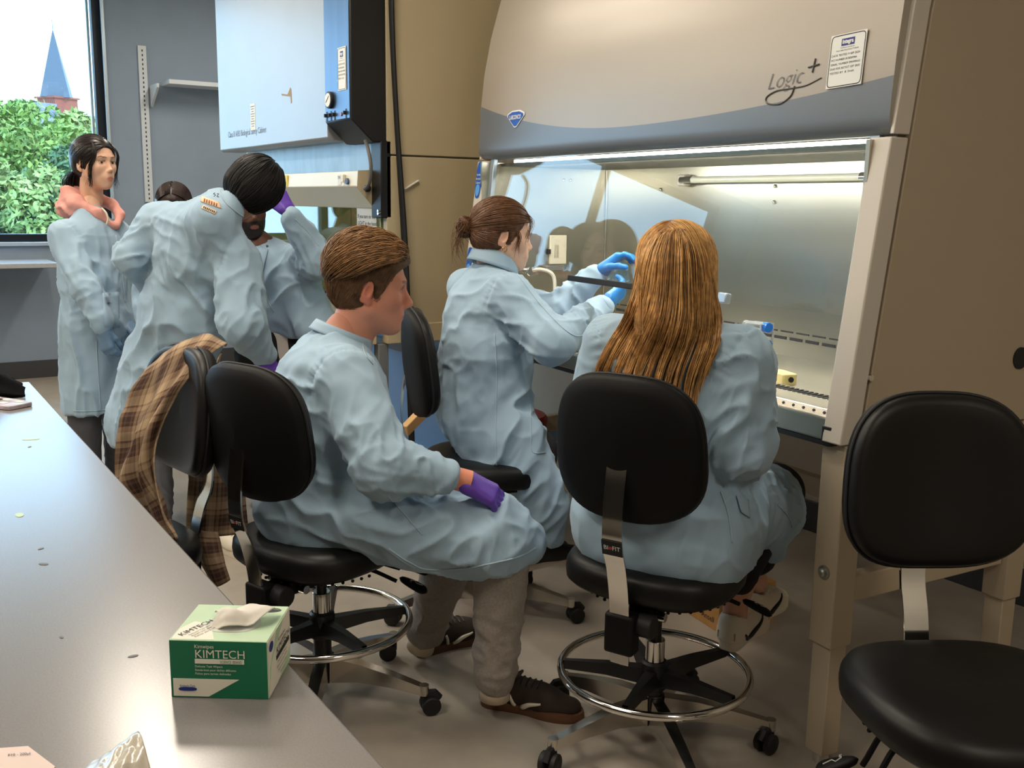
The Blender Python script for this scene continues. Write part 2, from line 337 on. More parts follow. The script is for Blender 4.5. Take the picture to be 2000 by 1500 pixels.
MB().prism([(-.02, .0), (.02, .03), (.032, .02), (.036, -.04), (.024, -.045), (.018, -.012), (-.10, .002), (-.10, .010)], (-.75, 0, 1.935), ex, ez, .0008).build('paint_chip', mat('chipped_primer', lin(150, 128, 98), .8, bump=(40, .1, .001)), oc)
# viewing glass, hinged light bar, jambs
M_oglass = glass('cabinet_glass', (.93, .97, .95), ior=1.5)
g = MB(); g.box((-.92, .13, 1.62), (1.68, .006, .20)); g.build('frosted_pane', mat('frosted_glass', lin(140, 160, 172), .35, noise=(14, .2), spec=.7, stretch=(1, 1, .3)), oc)
MB().box((-.915, .13, 1.715), (.07, .004, .018)).build('tape', M_paper, oc)
bar = MB().prism([(.06, 1.565), (.055, 1.50), (.14, 1.405), (.16, 1.405), (.16, 1.57)], (-.10, 0, 0), (0, 1, 0), (0, 0, 1), -1.66).build('light_bar', M_creaml, oc, bevel=.004)
MB().prism([(.058, 1.568), (.053, 1.498), (.138, 1.400), (.162, 1.400), (.162, 1.573)], (-.094, 0, 0), (0, 1, 0), (0, 0, 1), -.006).build('end_cap', M_cream, bar)
MB().box((-.98, .054, 1.532), (.075, .003, .055)).build('yellow_note', M_yel, bar)
MB().box((-.235, .05, 1.535), (.022, .014, .035)).build('rocker_switch', M_creaml, bar, bevel=.002); MB().cyl((-.195, .055, 1.522), (-.195, .046, 1.522), .014, n=16).build('knob', mat('blue_grey_plastic', lin(70, 84, 110), .5, bump=(60, .03, .001)), bar)
MB().box((-.29, .0545, 1.53), (.035, .002, .045)).build('switch_label', M_paper, bar); text('lettering', 'ON', .018, M_print, bar, (-.29, .0525, 1.54), ex, ez)
MB().box((-.05, .147, 1.53), (.10, .05, .33)).build('right_jamb', M_black, oc, bevel=.004)
for z in (1.395, 1.385): MB().cyl((-.02, .122, z), (-.02, .114, z), .007, n=10).build('screw', M_chrome, oc)
cord = crom([(-.02, .06, 1.69), (.03, .05, 1.65), (.055, .05, 1.58), (.035, .05, 1.51), (-.03, .06, 1.49), (-.088, .10, 1.492)], 30)
MB().tube(cord, .008, 8).build('grey_cord', mat('grey_rubber', lin(92, 90, 86), .6, bump=(60, .03, .001)), oc); MB().cyl((-.094, .10, 1.492), (-.085, .10, 1.492), .016, n=14).build('grommet', M_rub, oc)
# body: cream side with panel joints, interior liner, work tray
sd = MB().box((-.02, .525, 2.10), (.04, .75, .925)).build('side_panel', M_cream, oc, bevel=.003)
MB().box((-.02, .525, 1.235), (.04, .75, .79)).build('side_panel', M_cream, oc, bevel=.003)
MB().box((-.02, .505, .855), (.055, .72, .085)).build('side_foot', M_cream, oc, bevel=.004)
for x in (-1.85,): MB().box((x, .52, 1.70), (.04, .74, 1.74)).build('side_panel', M_cream, oc, bevel=.003)
MB().box((-.94, .885, 1.70), (1.86, .03, 1.74)).build('back_panel', M_cream, oc)
MB().box((-.94, .5, 2.55), (1.86, .76, .04)).build('top_panel', M_cream, oc)
lin_m = mat('greenish_liner', lin(176, 178, 138), .42, .35, noise=(6, .06))
MB().box((-.94, .78, 1.19), (1.74, .01, .56)).build('rear_liner', lin_m, oc); MB().box((-.07, .46, 1.19), (.01, .62, .56)).build('side_liner', lin_m, oc); MB().box((-1.80, .46, 1.19), (.01, .62, .56)).build('side_liner', lin_m, oc)
MB().box((-.94, .46, 1.60), (1.74, .62, .02)).build('liner_ceiling', M_fix, oc)
MB().box((-.94, .45, .905), (1.76, .66, .02)).build('work_tray', M_steelr, oc, bevel=.003)
MB().box((-.94, .10, .90), (1.80, .09, .04)).build('front_sill', M_steelr, oc, bevel=.008)
MB().box((-.94, .08, .85), (1.84, .05, .08)).build('front_rail', M_cream, oc, bevel=.004)
for i in range(22): MB().box((-.25 - i * .07, .7735, .985), (.05, .003, .008)).build('vent_slot', M_slot, oc, smooth=False)
MB().box((-.94, .765, .945), (1.72, .03, .02)).build('rear_ledge', lin_m, oc, bevel=.005)
MB().box((-.56, .772, 1.20), (.012, .01, .52)).build('liner_seam', M_creaml, oc)
MB().box((-.94, .15, 1.29), (1.68, .005, .25)).build('sash_glass', M_oglass, oc)
sg = MB().box((-.20, .145, 1.285), (.21, .0015, .25)).build('paper_sign', M_paper, oc)
for i, q in enumerate(['If you turn on the UV', 'LIGHT in the hood', 'Please Shut the Glass', 'before you leave']):
    text('lettering', q, .026, M_print, sg, (-.295, .1441, 1.368 - i * .031), ex, ez, align='LEFT')
MB().box((-.94, .40, 1.583), (1.5, .03, .012)).build('work_lamp', mat('work_lamp_glow', (1, 1, 1), .5, emit=(.95, 1, .72, 4)), oc)
# stand under the cabinet
M_dayblue = mat('daylight_blue_panel', lin(140, 176, 214), .35, bump=(30, .02, .001)); M_stand = mat('grey_steel_tube', lin(112, 116, 118), .5, bump=(90, .03, .001))
for x, y in ((-.05, .14), (-1.80, .14), (-.05, .82), (-1.80, .82)): MB().box((x, y, .405), (.05, .05, .81)).build('stand_leg', M_stand, oc, bevel=.004)
MB().bar((-.05, .15, .16), (-.05, .82, .16), .03, .05).build('stand_rail', M_stand, oc); MB().bar((-.08, .82, .60), (-1.78, .82, .60), .03, .05).build('stand_rail', M_stand, oc)
MB().bar((-.08, .15, .70), (-1.78, .15, .70), .03, .04).build('stand_rail', M_stand, oc)
MB().box((-.94, .86, .42), (1.80, .012, .76)).build('stand_panel', M_dayblue, oc)  # panel added at the rear, blue daylight painted into its colour
# two heavy black cables hanging beside it
for i, (dx, dz) in enumerate(((.0, 0), (.018, .05))):
    pts = crom([(.018 + dx, .158 + .01 * i, 2.9), (.02 + dx * .6, .165, 2.25), (.022 + dx * .3, .185, 1.8), (.024 + dx, .215, 1.30), (.026 + dx * 1.5, .225, .95), (.03 + dx, .24, .55), (.04 + dx, .25, .03)], 60)
    c = MB().tube(np.array(pts) + A(*OC), .0105, 8).build('power_cable', M_rub)
    tag(c, ('thick black cable hanging nearest the black control column', 'thick black cable hanging just in front of the cream side panel')[i], 'cable', 'black hanging cables')
MB().bar((.003, .23, 1.49), (.003, .30, 1.53), .004, .025, up=(1, 0, 0)).build('masking_tape', M_paper, oc)

# ================================================================ big biosafety cabinet on its stand (local x right, y into it; turned a little to the room)
LC = (-2.5646, 2.4358, 0); LR = math.radians(-3.6)
lc = empty('biosafety_cabinet', LC, LR, 'large beige and grey biosafety cabinet on a beige steel stand', 'safety cabinet')
def LCW(x, y, z):
    c, s = math.cos(LR), math.sin(LR); return A(LC[0] + c * x - s * y, LC[1] + s * x + c * y, z)
M_beige = mat('beige_gloss', lin(164, 154, 141), .38, .15, noise=(1.5, .03), bump=(260, .02, .0006), spec=.6)
M_beiged = mat('beige_powder', lin(178, 163, 140), .5, bump=(220, .05, .0008))
M_grey = mat('slate_grey_gloss', lin(112, 118, 124), .32, .1, bump=(260, .02, .0006))
M_trim = mat('pale_trim', lin(208, 200, 188), .45, bump=(200, .03, .0006))
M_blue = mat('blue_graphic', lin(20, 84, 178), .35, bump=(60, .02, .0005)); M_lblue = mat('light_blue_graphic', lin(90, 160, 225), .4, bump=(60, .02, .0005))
HW = 1.0525
pz = np.array([1.62, 1.68, 1.80, 1.95, 2.10, 2.25, 2.42, 2.55]); py = np.array([-.325, -.324, -.318, -.302, -.272, -.228, -.15, -.07])
def fy(z): return np.interp(z, pz, py)
def arc(x): u = x / HW; return 1.688 + .098 * u * u - .04 * u * abs(u)
xs = np.linspace(-HW + .004, HW - .012, 49)
up = np.array([[(x, fy(z), z) for z in arc(x) + (2.55 - arc(x)) * np.linspace(0, 1, 20)] for x in xs]); MB().grid(up).build('upper_fascia', M_beige, lc, angle=60)
lip = [(-.324, 1.640), (-.318, 1.624), (-.303, 1.613), (-.280, 1.610), (-.255, 1.613)]
lo = np.array([[(x, fy(z) - .0005, z) for z in arc(x) + (1.655 - arc(x)) * np.linspace(0, 1, 6)] + [(x, a, b) for a, b in lip] for x in xs]); MB().grid(lo).build('lower_fascia', M_grey, lc, angle=60)
# side panels, front trims, grooves
def edge(z): return np.interp(z, [.86, 1.62, 1.91, 2.2, 2.55], [-.420, -.325, -.290, -.23, -.08])
zz = np.linspace(.87, 2.55, 24)
for s_ in (-1, 1):
    a = s_ * HW
    MB().prism([(edge(z) + .068, z) for z in zz] + [(.41, 2.55), (.41, .87)], (a - (.045 if s_ > 0 else 0), 0, 0), (0, 1, 0), (0, 0, 1), .045).build('side_panel', M_beiged, lc, bevel=.003)
    lz = np.linspace(.87, 1.605, 10); uz = np.linspace(1.612, 2.55, 14)
    MB().prism([(edge(z), z) for z in lz] + [(edge(z) + .060, z) for z in lz[::-1]], (a - (.062 if s_ > 0 else 0), 0, 0), (0, 1, 0), (0, 0, 1), .062).build('front_trim', M_trim, lc, bevel=.004)
    MB().prism([(edge(z) + .006, z) for z in uz] + [(edge(z) + .060, z) for z in uz[::-1]], (a - (.012 if s_ > 0 else 0), 0, 0), (0, 1, 0), (0, 0, 1), .012).build('fascia_cheek', M_trim, lc, bevel=.002)
MB().cyl((HW, -.335, 1.033), (HW + .006, -.335, 1.033), .008, n=12).build('screw', M_chrome, lc)
MB().cyl((HW, .245, 1.045), (HW + .004, .245, 1.045), .030, n=24).build('port_plug', M_rub, lc)
pl = MB().box((HW + .001, .33, 1.045), (.002, .12, .075)).build('rating_plate', M_rub, lc)
MB().box((HW + .0024, .33, 1.037), (.001, .11, .05)).build('plate_field', M_paper, pl)
for i in range(4): MB().box((HW + .0032, .33, 1.054 - i * .011), (.0006, .095 - .015 * (i % 2), .003)).build('plate_line', M_print, pl, smooth=False)
MB().box((0, .40, 1.71), (2.0, .02, 1.68)).build('back_panel', M_beiged, lc); MB().box((0, .17, 2.54), (2.05, .48, .02)).build('top_panel', M_beiged, lc)
# left jamb graphic
def jamb(z, off): return A(-HW + .031, edge(z) - .0012 + off, z)
ey_j = unit(A(0, edge(1.6) - edge(1.2), .4)); ex_j = A(1, 0, 0)
for zc, hh, ww in ((1.53, .15, .048), (1.36, .13, .048), (1.20, .11, .044)):
    o = jamb(zc, 0); q = MB().prism(superell(ww / 2, hh / 2, 3.2, 28), o, ex_j, ey_j, .0012).build('blue_graphic', M_blue, lc)
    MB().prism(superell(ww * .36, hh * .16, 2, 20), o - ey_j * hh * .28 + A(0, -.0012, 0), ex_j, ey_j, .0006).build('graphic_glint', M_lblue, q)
    if zc > 1.5:
        for i, s_ in enumerate(('Purifier', 'Biosafety', 'Cabinet')): text('lettering', s_, .0125, M_paper, q, o + ey_j * (.02 - .016 * i), ex_j, ey_j, lift=.002)
# interior in stainless steel
IX = .99
M_ss = mat('liner_stainless', lin(192, 188, 174), .30, 1., noise=(9, .05), stretch=(.05, 1, 1), aniso=.2)
rear = MB().box((0, .285, 1.255), (2 * IX, .012, .68)).build('rear_wall', M_ss, lc)
MB().box((-IX - .006, -.03, 1.25), (.012, .62, .70)).build('left_wall', M_ss, lc); MB().box((IX + .006, -.03, 1.25), (.012, .62, .70)).build('right_wall', M_ss, lc)
MB().box((0, .02, 1.592), (2 * IX, .54, .012)).build('diffuser_ceiling', mat('grey_diffuser', lin(150, 148, 140), .5, .6, noise=(40, .12)), lc)
MB().box((0, .0, .915), (2 * IX, .56, .02)).build('work_surface', M_ss, lc, bevel=.002)
MB().cyl((-IX + .004, .277, .93), (-IX + .004, .277, 1.585), .004, n=8).build('corner_weld', M_chrome, lc)
for i in range(26):
    x = -.93 + i * .075
    MB().box((x, .278, .985), (.058, .003, .010)).build('exhaust_slot', M_slot, rear, smooth=False); MB().box((x + .03, .278, 1.008), (.058, .003, .005)).build('exhaust_slot', M_slot, rear, smooth=False)
for x in (-.95, .07, .0):
    pass
for x, z in ((.05, 1.51), (.05, 1.455), (-.60, 1.50)): MB().lathe([(.007, 0), (.007, .004), (.004, .008), (.0005, .009)], (x, .279, z), 10, (0, -1, 0)).build('stud', M_chrome, rear)
for y in (.055, .09): MB().lathe([(.007, 0), (.007, .004), (.004, .008), (.0005, .009)], (-IX, y, 1.538), 10, (1, 0, 0)).build('stud', M_chrome, lc)
# airfoil sill with grille slots and round holes
sill = MB().prism([(-.405, .868), (-.405, .925), (-.385, .945), (-.20, .938), (-.20, .90), (-.36, .868)], (-IX, 0, 0), (0, 1, 0), (0, 0, 1), 2 * IX).build('airfoil_sill', M_steel, lc, bevel=.006)
for i in range(110): MB().box((-.985 + i * .018, -.255, .9412), (.009, .046, .002), np.array([[.97, -.22, 0], [.22, .97, 0], [0, 0, 1]])).build('grille_slot', M_slot, sill, smooth=False)
hole = MB().cyl((0, 0, 0), (.0, -.0015, .0015), .0038, n=8).mesh('air_hole', M_slot)
for i in range(56):
    o = bpy.data.objects.new('air_hole', hole); link(o, sill); o.location = (-.97 + i * .0353, -.394, .936)
MB().box((0, -.388, .862), (2.0, .03, .012)).build('sill_gasket', M_rub, lc); MB().box((IX + .012, -.40, .885), (.035, .03, .05)).build('arm_bracket', M_rub, lc, bevel=.004)
# sash glass and handle
sa, sb = A(0, -.365, 1.178), A(0, -.290, 1.64); sy = unit(sb - sa); sn = np.cross(A(1, 0, 0), sy); SRm = np.stack([A(1, 0, 0), sy, sn], 1)
MB().box((sa + sb) / 2, (2 * IX - .01, np.linalg.norm(sb - sa), .005), SRm).build('sash_glass', glass('sash_glass_mat', (.965, .985, .98), ior=1.5), lc)
hd = MB().box(sa + A(.14, -.006, .004), (.80, .020, .016), SRm).build('sash_handle', M_rub, lc, bevel=.003)
MB().box(sa + A(.555, -.008, .006), (.035, .03, .022), SRm).build('handle_end', M_alu, hd, bevel=.004)
for s_ in (-1, 1): MB().bar(sa + A(s_ * (IX - .012), .004, -.28), sb + A(s_ * (IX - .012), .004, 0), .03, .018, up=(0, 1, 0)).build('sash_track', M_alu, lc, bevel=.002)
# germicidal tube on the rear wall, work light behind the lip
uv = MB().cyl((-.40, .245, 1.535), (.52, .245, 1.535), .0125, n=16).build('germicidal_tube', mat('clear_tube', lin(226, 224, 205), .12, .0, coat=.5, noise=(4, .02)), lc)
for x, dx in ((-.43, .05), (.53, -.05)):
    MB().box((x, .258, 1.535), (.045, .04, .045)).build('lamp_socket', M_trim, lc, bevel=.008); MB().cyl((x, .245, 1.535), (x + dx * 1.4, .245, 1.535), .015, n=14).build('tube_end', M_chrome, uv)
MB().box((0, -.215, 1.60), (1.8, .05, .02)).build('work_light', mat('work_light_glow', (1, 1, 1), .5, emit=(1, .97, .90, 9)), lc)
ld = bpy.data.lights.new('work_lamp', 'AREA'); ld.shape = 'RECTANGLE'; ld.size = 1.7; ld.size_y = .05; ld.energy = 14; ld.color = (1, .97, .90); o = bpy.data.objects.new('work_lamp', ld); link(o, lc); o.location = (0, -.20, 1.582); o.rotation_euler = (math.radians(22), 0, 0)
# outlet cover, service valve and hose on the left wall
ov = MB().box((-IX + .006, .03, 1.242), (.012, .085, .125)).build('outlet_cover', M_creaml, lc, bevel=.004); MB().box((-IX + .012, -.018, 1.235), (.012, .012, .02)).build('cover_hinge', M_rub, ov)
for i in range(4): MB().box((-IX + .0125, .012 + i * .006, 1.235), (.0006, .0016, .055)).build('cover_text', M_print, ov, smooth=False)
va = MB().cyl((-IX, -.13, 1.155), (-IX + .05, -.13, 1.155), .012, n=12).build('service_valve', M_chrome, lc)
MB().lathe([(.02, 0), (.023, .004), (.02, .008)], (-IX + .05, -.13, 1.155), 14, (1, 0, 0)).box((-IX + .06, -.13, 1.178), (.012, .07, .010)).build('valve_handle', M_chrome, va, bevel=.001)
MB().tube(crom([(-IX + .035, -.13, 1.155), (-IX + .09, -.10, 1.165), (-IX + .12, -.06, 1.14), (-IX + .12, -.05, 1.05), (-IX + .11, -.04, .935)], 24), .008, 8).build('hose', mat('pale_hose', lin(205, 202, 190), .3, bump=(40, .02, .001)), va)
MB().box((-IX + .02, .0, 1.165), (.04, .09, .022)).build('catch_block', mat('grey_plastic', lin(110, 112, 112), .5, bump=(60, .03, .001)), lc, bevel=.003)
# emblem, script and certificate on the fascia
def fas(x, z, off=0.): return A(x, float(fy(z)) - off, z)
def ft(x, z): return unit(fas(x, z + .02) - fas(x, z - .02))
bx, bz = -.745, 1.757; t_ = ft(bx, bz); o = fas(bx, bz, .0015)
shp = [(-.062, .020), (-.030, .030), (.030, .030), (.062, .020), (.064, .010), (.008, -.030), (-.008, -.030), (-.064, .010)]
em = MB().prism([(a * 1.05, b * 1.08) for a, b in shp], o, EX, t_, .002).build('emblem', M_paper, lc, bevel=.001)
MB().prism([(a * .93, b * .90) for a, b in shp], o + A(0, -.0022, 0), EX, t_, .001).build('emblem_field', M_blue, em); text('lettering', 'LABCONCO', .022, M_paper, em, o + A(0, -.0036, .006), EX, t_, width=.088, bold=.0006)
lx_, lz_ = .705, 1.768; t_ = ft(lx_, lz_); e2 = unit(EX + t_ * .06)
M_script = mat('script_grey', lin(86, 84, 82), .4, bump=(40, .02, .0005))
text('lettering', 'Logic', .060, M_script, lc, fas(lx_ - .02, lz_, .0012), e2, t_, shear=.32, bold=-.0012)
for a, b in (((.062, .022), (.098, .026)), ((.077, .008), (.083, .042))):
    MB().tube([fas(lx_ + a[0], lz_ + a[1], .0015), fas(lx_ + b[0], lz_ + b[1], .0015)], .0022, 5).build('script_plus', M_script, lc)
sw = crom([(.02, -.02), (.008, -.045), (-.03, -.062), (-.075, -.056), (-.08, -.04), (-.045, -.027), (.01, -.025), (.06, -.022), (.11, -.008)], 50)
MB().tube([fas(lx_ + q[0], lz_ + q[1], .0015) for q in sw], np.interp(np.linspace(0, 1, 50), [0, .3, .6, 1], [.002, .0022, .002, .0012]), 5).build('script_swash', M_script, lc)
cert(lc, fas(.892, 1.795, .0018), unit(EX + ft(.892, 1.795) * .03), ft(.892, 1.795), .112, .128, CL)
# stand
for (x, y) in ((1.008, -.355), (-1.008, -.355), (1.008, .34), (-1.008, .34)):
    lg = MB().box((x, y, .60), (.075, .075, .535)).build('stand_leg', M_beiged, lc, bevel=.004)
    MB().box((x, y, .19), (.060, .060, .32)).build('leg_extension', M_beiged, lg, bevel=.003); MB().cyl((x, y, 0), (x, y, .035), .022, n=16).build('levelling_foot', M_chrome, lg)
    if y < 0: MB().lathe([(.018, 0), (.018, .004), (.011, .005), (.011, .012), (.007, .016)], (x, y - .0375, .53), 14, (0, -1, 0)).build('bolt', M_steelr, lg)
for x in (1.008, -1.008): MB().bar((x, -.32, .475), (x, .30, .475), .04, .07).build('stand_rail', M_beiged, lc, bevel=.004)
MB().bar((-.97, .34, .475), (.97, .34, .475), .04, .07).build('stand_rail', M_beiged, lc, bevel=.004); MB().bar((-.97, .36, .72), (.97, .36, .72), .03, .16).build('stand_panel', M_stand, lc, bevel=.004)
MB().box((0, -.0, .866), (2.05, .78, .008)).build('underside', M_beiged, lc)
MB().tube(crom([LCW(-.60, -.30, .86), LCW(-.62, -.33, .70), LCW(-.60, -.30, .45), LCW(-.55, -.10, .2), LCW(-.5, .2, .02)], 30), .006, 6).build('drop_cord', M_rub)
tag(bpy.data.objects['drop_cord'], 'thin black cord hanging below the stainless sill', 'cable')

# ================================================================ bench and the things on it
M_top = mat('bench_laminate', lin(128, 124, 122), .24, noise=(420, .07), bump=(500, .05, .0004), spec=.9)
M_edge = mat('bench_edge', lin(214, 208, 200), .4, bump=(100, .02, .0005)); M_cab = mat('bench_grey', lin(96, 98, 100), .6, bump=(90, .03, .001))
TZ = .9; TY = .387
t = empty('lab_bench', (-.6, -.42, 0), 0, 'long grey lab bench in the foreground with a pale front edge', 'bench')
MB().box((0, 0, TZ - .0185), (5.2, 1.606, .037)).build('bench_top', M_top, t, bevel=.003)
MB().box((0, .8035, TZ - .021), (5.2, .004, .03)).build('edge_band', M_edge, t)
for x in (-2.5, 2.5): MB().box((x, -.02, .43), (.05, 1.40, .86)).build('end_panel', M_cab, t, bevel=.003)
MB().box((0, -.05, .52), (5.0, .03, .66)).build('modesty_panel', M_cab, t)
# tissue box
b0, b1 = PZ(335, 1361, TZ), PZ(525, 1366, TZ); bx_ = unit(A(b1[0] - b0[0], b1[1] - b0[1], 0)); by_ = A(-bx_[1], bx_[0], 0)
BW, BD, BH = float(np.linalg.norm((b1 - b0)[:2])), .098, .067
tb = empty('tissue_box', (*(((b0 + b1) / 2)[:2] + by_[:2] * BD / 2), TZ), math.atan2(bx_[1], bx_[0]), 'green and white cardboard box of lab wipes at the bench edge', 'tissue box')
M_green = mat('green_card', lin(12, 112, 78), .5, bump=(60, .03, .0005)); M_mint = mat('mint_card', lin(186, 212, 178), .55, noise=(25, .06), bump=(60, .03, .0005)); M_card = mat('white_card', lin(232, 228, 212), .6, bump=(60, .03, .0005))
body = MB().box((0, 0, BH / 2), (BW, BD, BH)).build('carton', M_mint, tb, bevel=.001)
MB().box((0, -BD / 2 - .0003, BH / 2), (BW - .001, .0006, BH - .001)).build('front_print', M_green, body)
MB().prism([(-BW / 2 + .003, .002), (-BW / 2 + .003, .0225), (.022, .0225), (-.012, .002)], (0, -BD / 2 - .0006, 0), ex, ez, .0004).build('white_wedge', M_card, body)
lg = MB().prism(superell(.010, .0022, 3, 20), (-BW / 2 + .019, -BD / 2 - .0012, .0105), ex, ez, .0003).build('logo_pill', M_navy, body); text('lettering', 'Kimberly-Clark', .0042, M_navy, lg, (-BW / 2 + .019, -BD / 2 - .001, .0142), ex, ez, width=.017)
def bt(s_, x, z, size, m, width=None, lift=.001, bold=0., nm='lettering'): return text(nm, s_, size, m, body, (x, -BD / 2 - .0006, z), ex, ez, width, align='LEFT', lift=lift, bold=bold)
x0 = -BW / 2 + .028
bt('Kimwipes', x0, .0605, .0062, M_card, .021); bt('KIMTECH', x0, .0515, .0135, M_card, .054); MB().box((x0 + .027, -BD / 2 - .0009, .0432), (.054, .0006, .0052)).build('science_strip', M_card, body); bt('SCIENCE  BRAND', x0 + .028, .0432, .0048, M_green, .024, .0015)
for i, s_ in enumerate(('Delicate Task Wipers', 'Essuie-tout pour tâches délicates', 'Paños para tareas delicadas')): bt(s_, x0, .0375 - i * .0042, .0036, M_card, (.030, .045, .039)[i])
# right side print
for q in [MB().prism([(-BD / 2 + .001, .001), (-BD / 2 + .001, BH - .001), (BD / 2 - .001, BH - .001), (BD / 2 - .001, .02), (-.01, .001)], (BW / 2 + .0002, 0, 0), EY, EZ, .0003)]: q.build('side_print', M_card, body)
MB().prism([(-BD / 2 + .001, .001), (-BD / 2 + .012, BH * .55), (BD / 2 - .03, BH - .001), (-.012, BH - .001), (-BD / 2 + .006, BH * .5)], (BW / 2 + .0006, 0, 0), EY, EZ, .0003).build('green_sweep', M_mint, body)
MB().prism(superell(.008, .0055, 2, 18), (BW / 2 + .0008, -BD / 2 + .013, BH - .011), EY, EZ, .0003).build('logo_pill', M_navy, body)
text('lettering', 'Kimwipes', .006, M_print, body, (BW / 2 + .001, .006, .051), EY, EZ, width=.03); text('lettering', 'KIMTECH', .013, M_print, body, (BW / 2 + .001, .012, .041), EY, EZ, width=.056); MB().box((BW / 2 + .0008, .012, .0325), (.0006, .056, .005)).build('science_strip', M_print, body)
for i in range(4): text('lettering', ('Delicate Task Wipers', 'Essuie-tout pour tâches', 'Paños para tareas', '280 wipers')[i], .0038, M_print, body, (BW / 2 + .001, .006, .027 - i * .0055), EY, EZ, width=(.04, .045, .036, .02)[i])
# top print, opening and tissue
MB().prism([(-BW / 2 + .002, -BD / 2 + .002), (-.005, -BD / 2 + .002), (-.02, -.008), (-BW / 2 + .012, .0), (-BW / 2 + .002, -.02)], (0, 0, BH), EX, EY, .0003).build('top_print', M_card, body)
text('lettering', 'KIMTECH', .011, M_print, body, (-BW / 2 + .020, -.018, BH + .0002), unit(A(.55, 1, 0)), unit(A(-1, .55, 0)), width=.046)
for i in range(3): text('lettering', ('Delicate Task Wipers', 'Essuie-tout délicates', 'Paños para tareas')[i], .0035, M_print, body, (-BW / 2 + .027 + i * .004, -.022 - i * .002, BH + .0002), unit(A(.55, 1, 0)), unit(A(-1, .55, 0)), width=.036)
MB().prism(superell(.030, .024, 2.4, 28), (.004, -.004, BH), EX, EY, .0004).build('dispensing_slot', mat('clear_film', lin(196, 196, 190), .25, bump=(80, .15, .001)), body)
MB().prism(superell(.018, .007, 2, 20), (.030, .036, BH), EX, EY, .0003).build('seal_print', M_print, body)
G = [[(-.022, -.020, BH + .001), (.0, -.022, BH + .004), (.03, -.016, BH + .006)], [(-.015, -.004, BH + .014), (.012, -.004, BH + .018), (.046, .004, BH + .014)], [(-.024, .016, BH + .002), (.006, .020, BH + .010), (.050, .026, BH + .008)]]
cloth('tissue', G, mat('tissue_paper', lin(222, 216, 206), .9, bump=(90, .2, .001)), tb, 24, 24, folds=lambda u, v: .003 * np.sin(v * 9 + u * 5), thick=.0006, noise=.002, nscale=60)
# clear plastic bag, paper slip, phone, jacket
M_bag = mat('crinkled_film', lin(214, 206, 190), .22, bump=(45, .5, .004), trans=.25, coat=.3)
q = [PZ(168, 1505, TZ), PZ(262, 1445, TZ), PZ(300, 1530, TZ), PZ(180, 1620, TZ)]; c0 = sum(q) / 4
t = empty('plastic_sleeve', c0, 0, 'crumpled clear plastic sleeve lying at the bottom of the bench', 'plastic bag')
bag = [[q[0] * (1 - v) + q[1] * v + (q[3] * (1 - v) + q[2] * v - q[0] * (1 - v) - q[1] * v) * u + A(0, 0, .003 + .022 * math.sin(PI * min(1, u * 1.1)) * (.5 + .5 * v)) - c0 for v in np.linspace(0, 1, 4)] for u in np.linspace(0, 1, 4)]
cloth('film', bag, M_bag, t, 40, 40, folds=lambda u, v: .0012 * np.sin(u * 17 + 6 * v) * np.sin(v * 13), thick=.001, noise=.0016, nscale=55)
text('lettering', 'STERILE', .012, M_navy, t, A(.03, -.045, .032), unit(A(.6, .8, 0)), unit(A(-.8, .6, 0)))
q = [PZ(-90, 1470, TZ), PZ(55, 1460, TZ), PZ(108, 1500, TZ), PZ(40, 1580, TZ), PZ(-120, 1580, TZ)]; c0 = sum(q) / 5
sl = empty('paper_slip', c0, 0, 'small pinkish paper slip at the lower left of the bench', 'paper')
MB().prism([((p_ - c0)[0], (p_ - c0)[1]) for p_ in q[::-1]], (0, 0, .0005), EX, EY, .0012).build('slip', mat('pinkish_paper', lin(226, 206, 198), .8, bump=(40, .08, .001)), sl)
text('lettering', 'P10 - 200µl', .007, M_print, sl, PZ(38, 1478, TZ) - c0 + A(0, 0, .002), unit(PZ(70, 1475, TZ) - PZ(10, 1480, TZ)), unit(PZ(10, 1460, TZ) - PZ(10, 1490, TZ)), width=.02)
ph = empty('phone', PZ(5, 792, TZ), math.radians(30), 'phone in a patterned case near the far bench end', 'phone')
MB().prism(superell(.075, .038, 8, 32), (0, 0, .0005), EX, EY, .011).build('case', mat('patterned_case', lin(170, 160, 168), .4, noise=(30, .5)), ph, bevel=.002)
for i, (a, b) in enumerate(((-.03, .01), (.02, -.012), (.045, .016), (-.01, .02))): MB().prism(superell(.014, .009, 3, 12), (a, b, .0118), EX, EY, .0004).build('case_print', (M_print, M_paper, M_mint, M_paper)[i], ph)
jk = empty('dark_jacket', (-3.07, .26, TZ), 0, 'black jacket heaped at the far end of the bench', 'jacket')
G = []
for i in range(6):
    row = []
    for j in range(7):
        u, v = i / 5, j / 6; row.append((-.12 + .24 * u, -.36 + .44 * v, .008 + .095 * math.sin(PI * u) ** .8 * (math.sin(PI * min(1, v * 1.0)) ** .6) * (1 + .25 * math.sin(5 * v + 3 * u))))
    G.append(row)
cloth('jacket_cloth', G, mat('black_cloth', lin(14, 14, 18), .9, bump=(120, .2, .002), spec=.08), jk, 50, 60, folds=lambda u, v: .012 * np.sin(v * 16 + 5 * np.sin(u * 4)) * np.sin(PI * u), thick=.006, noise=.012, nscale=14)
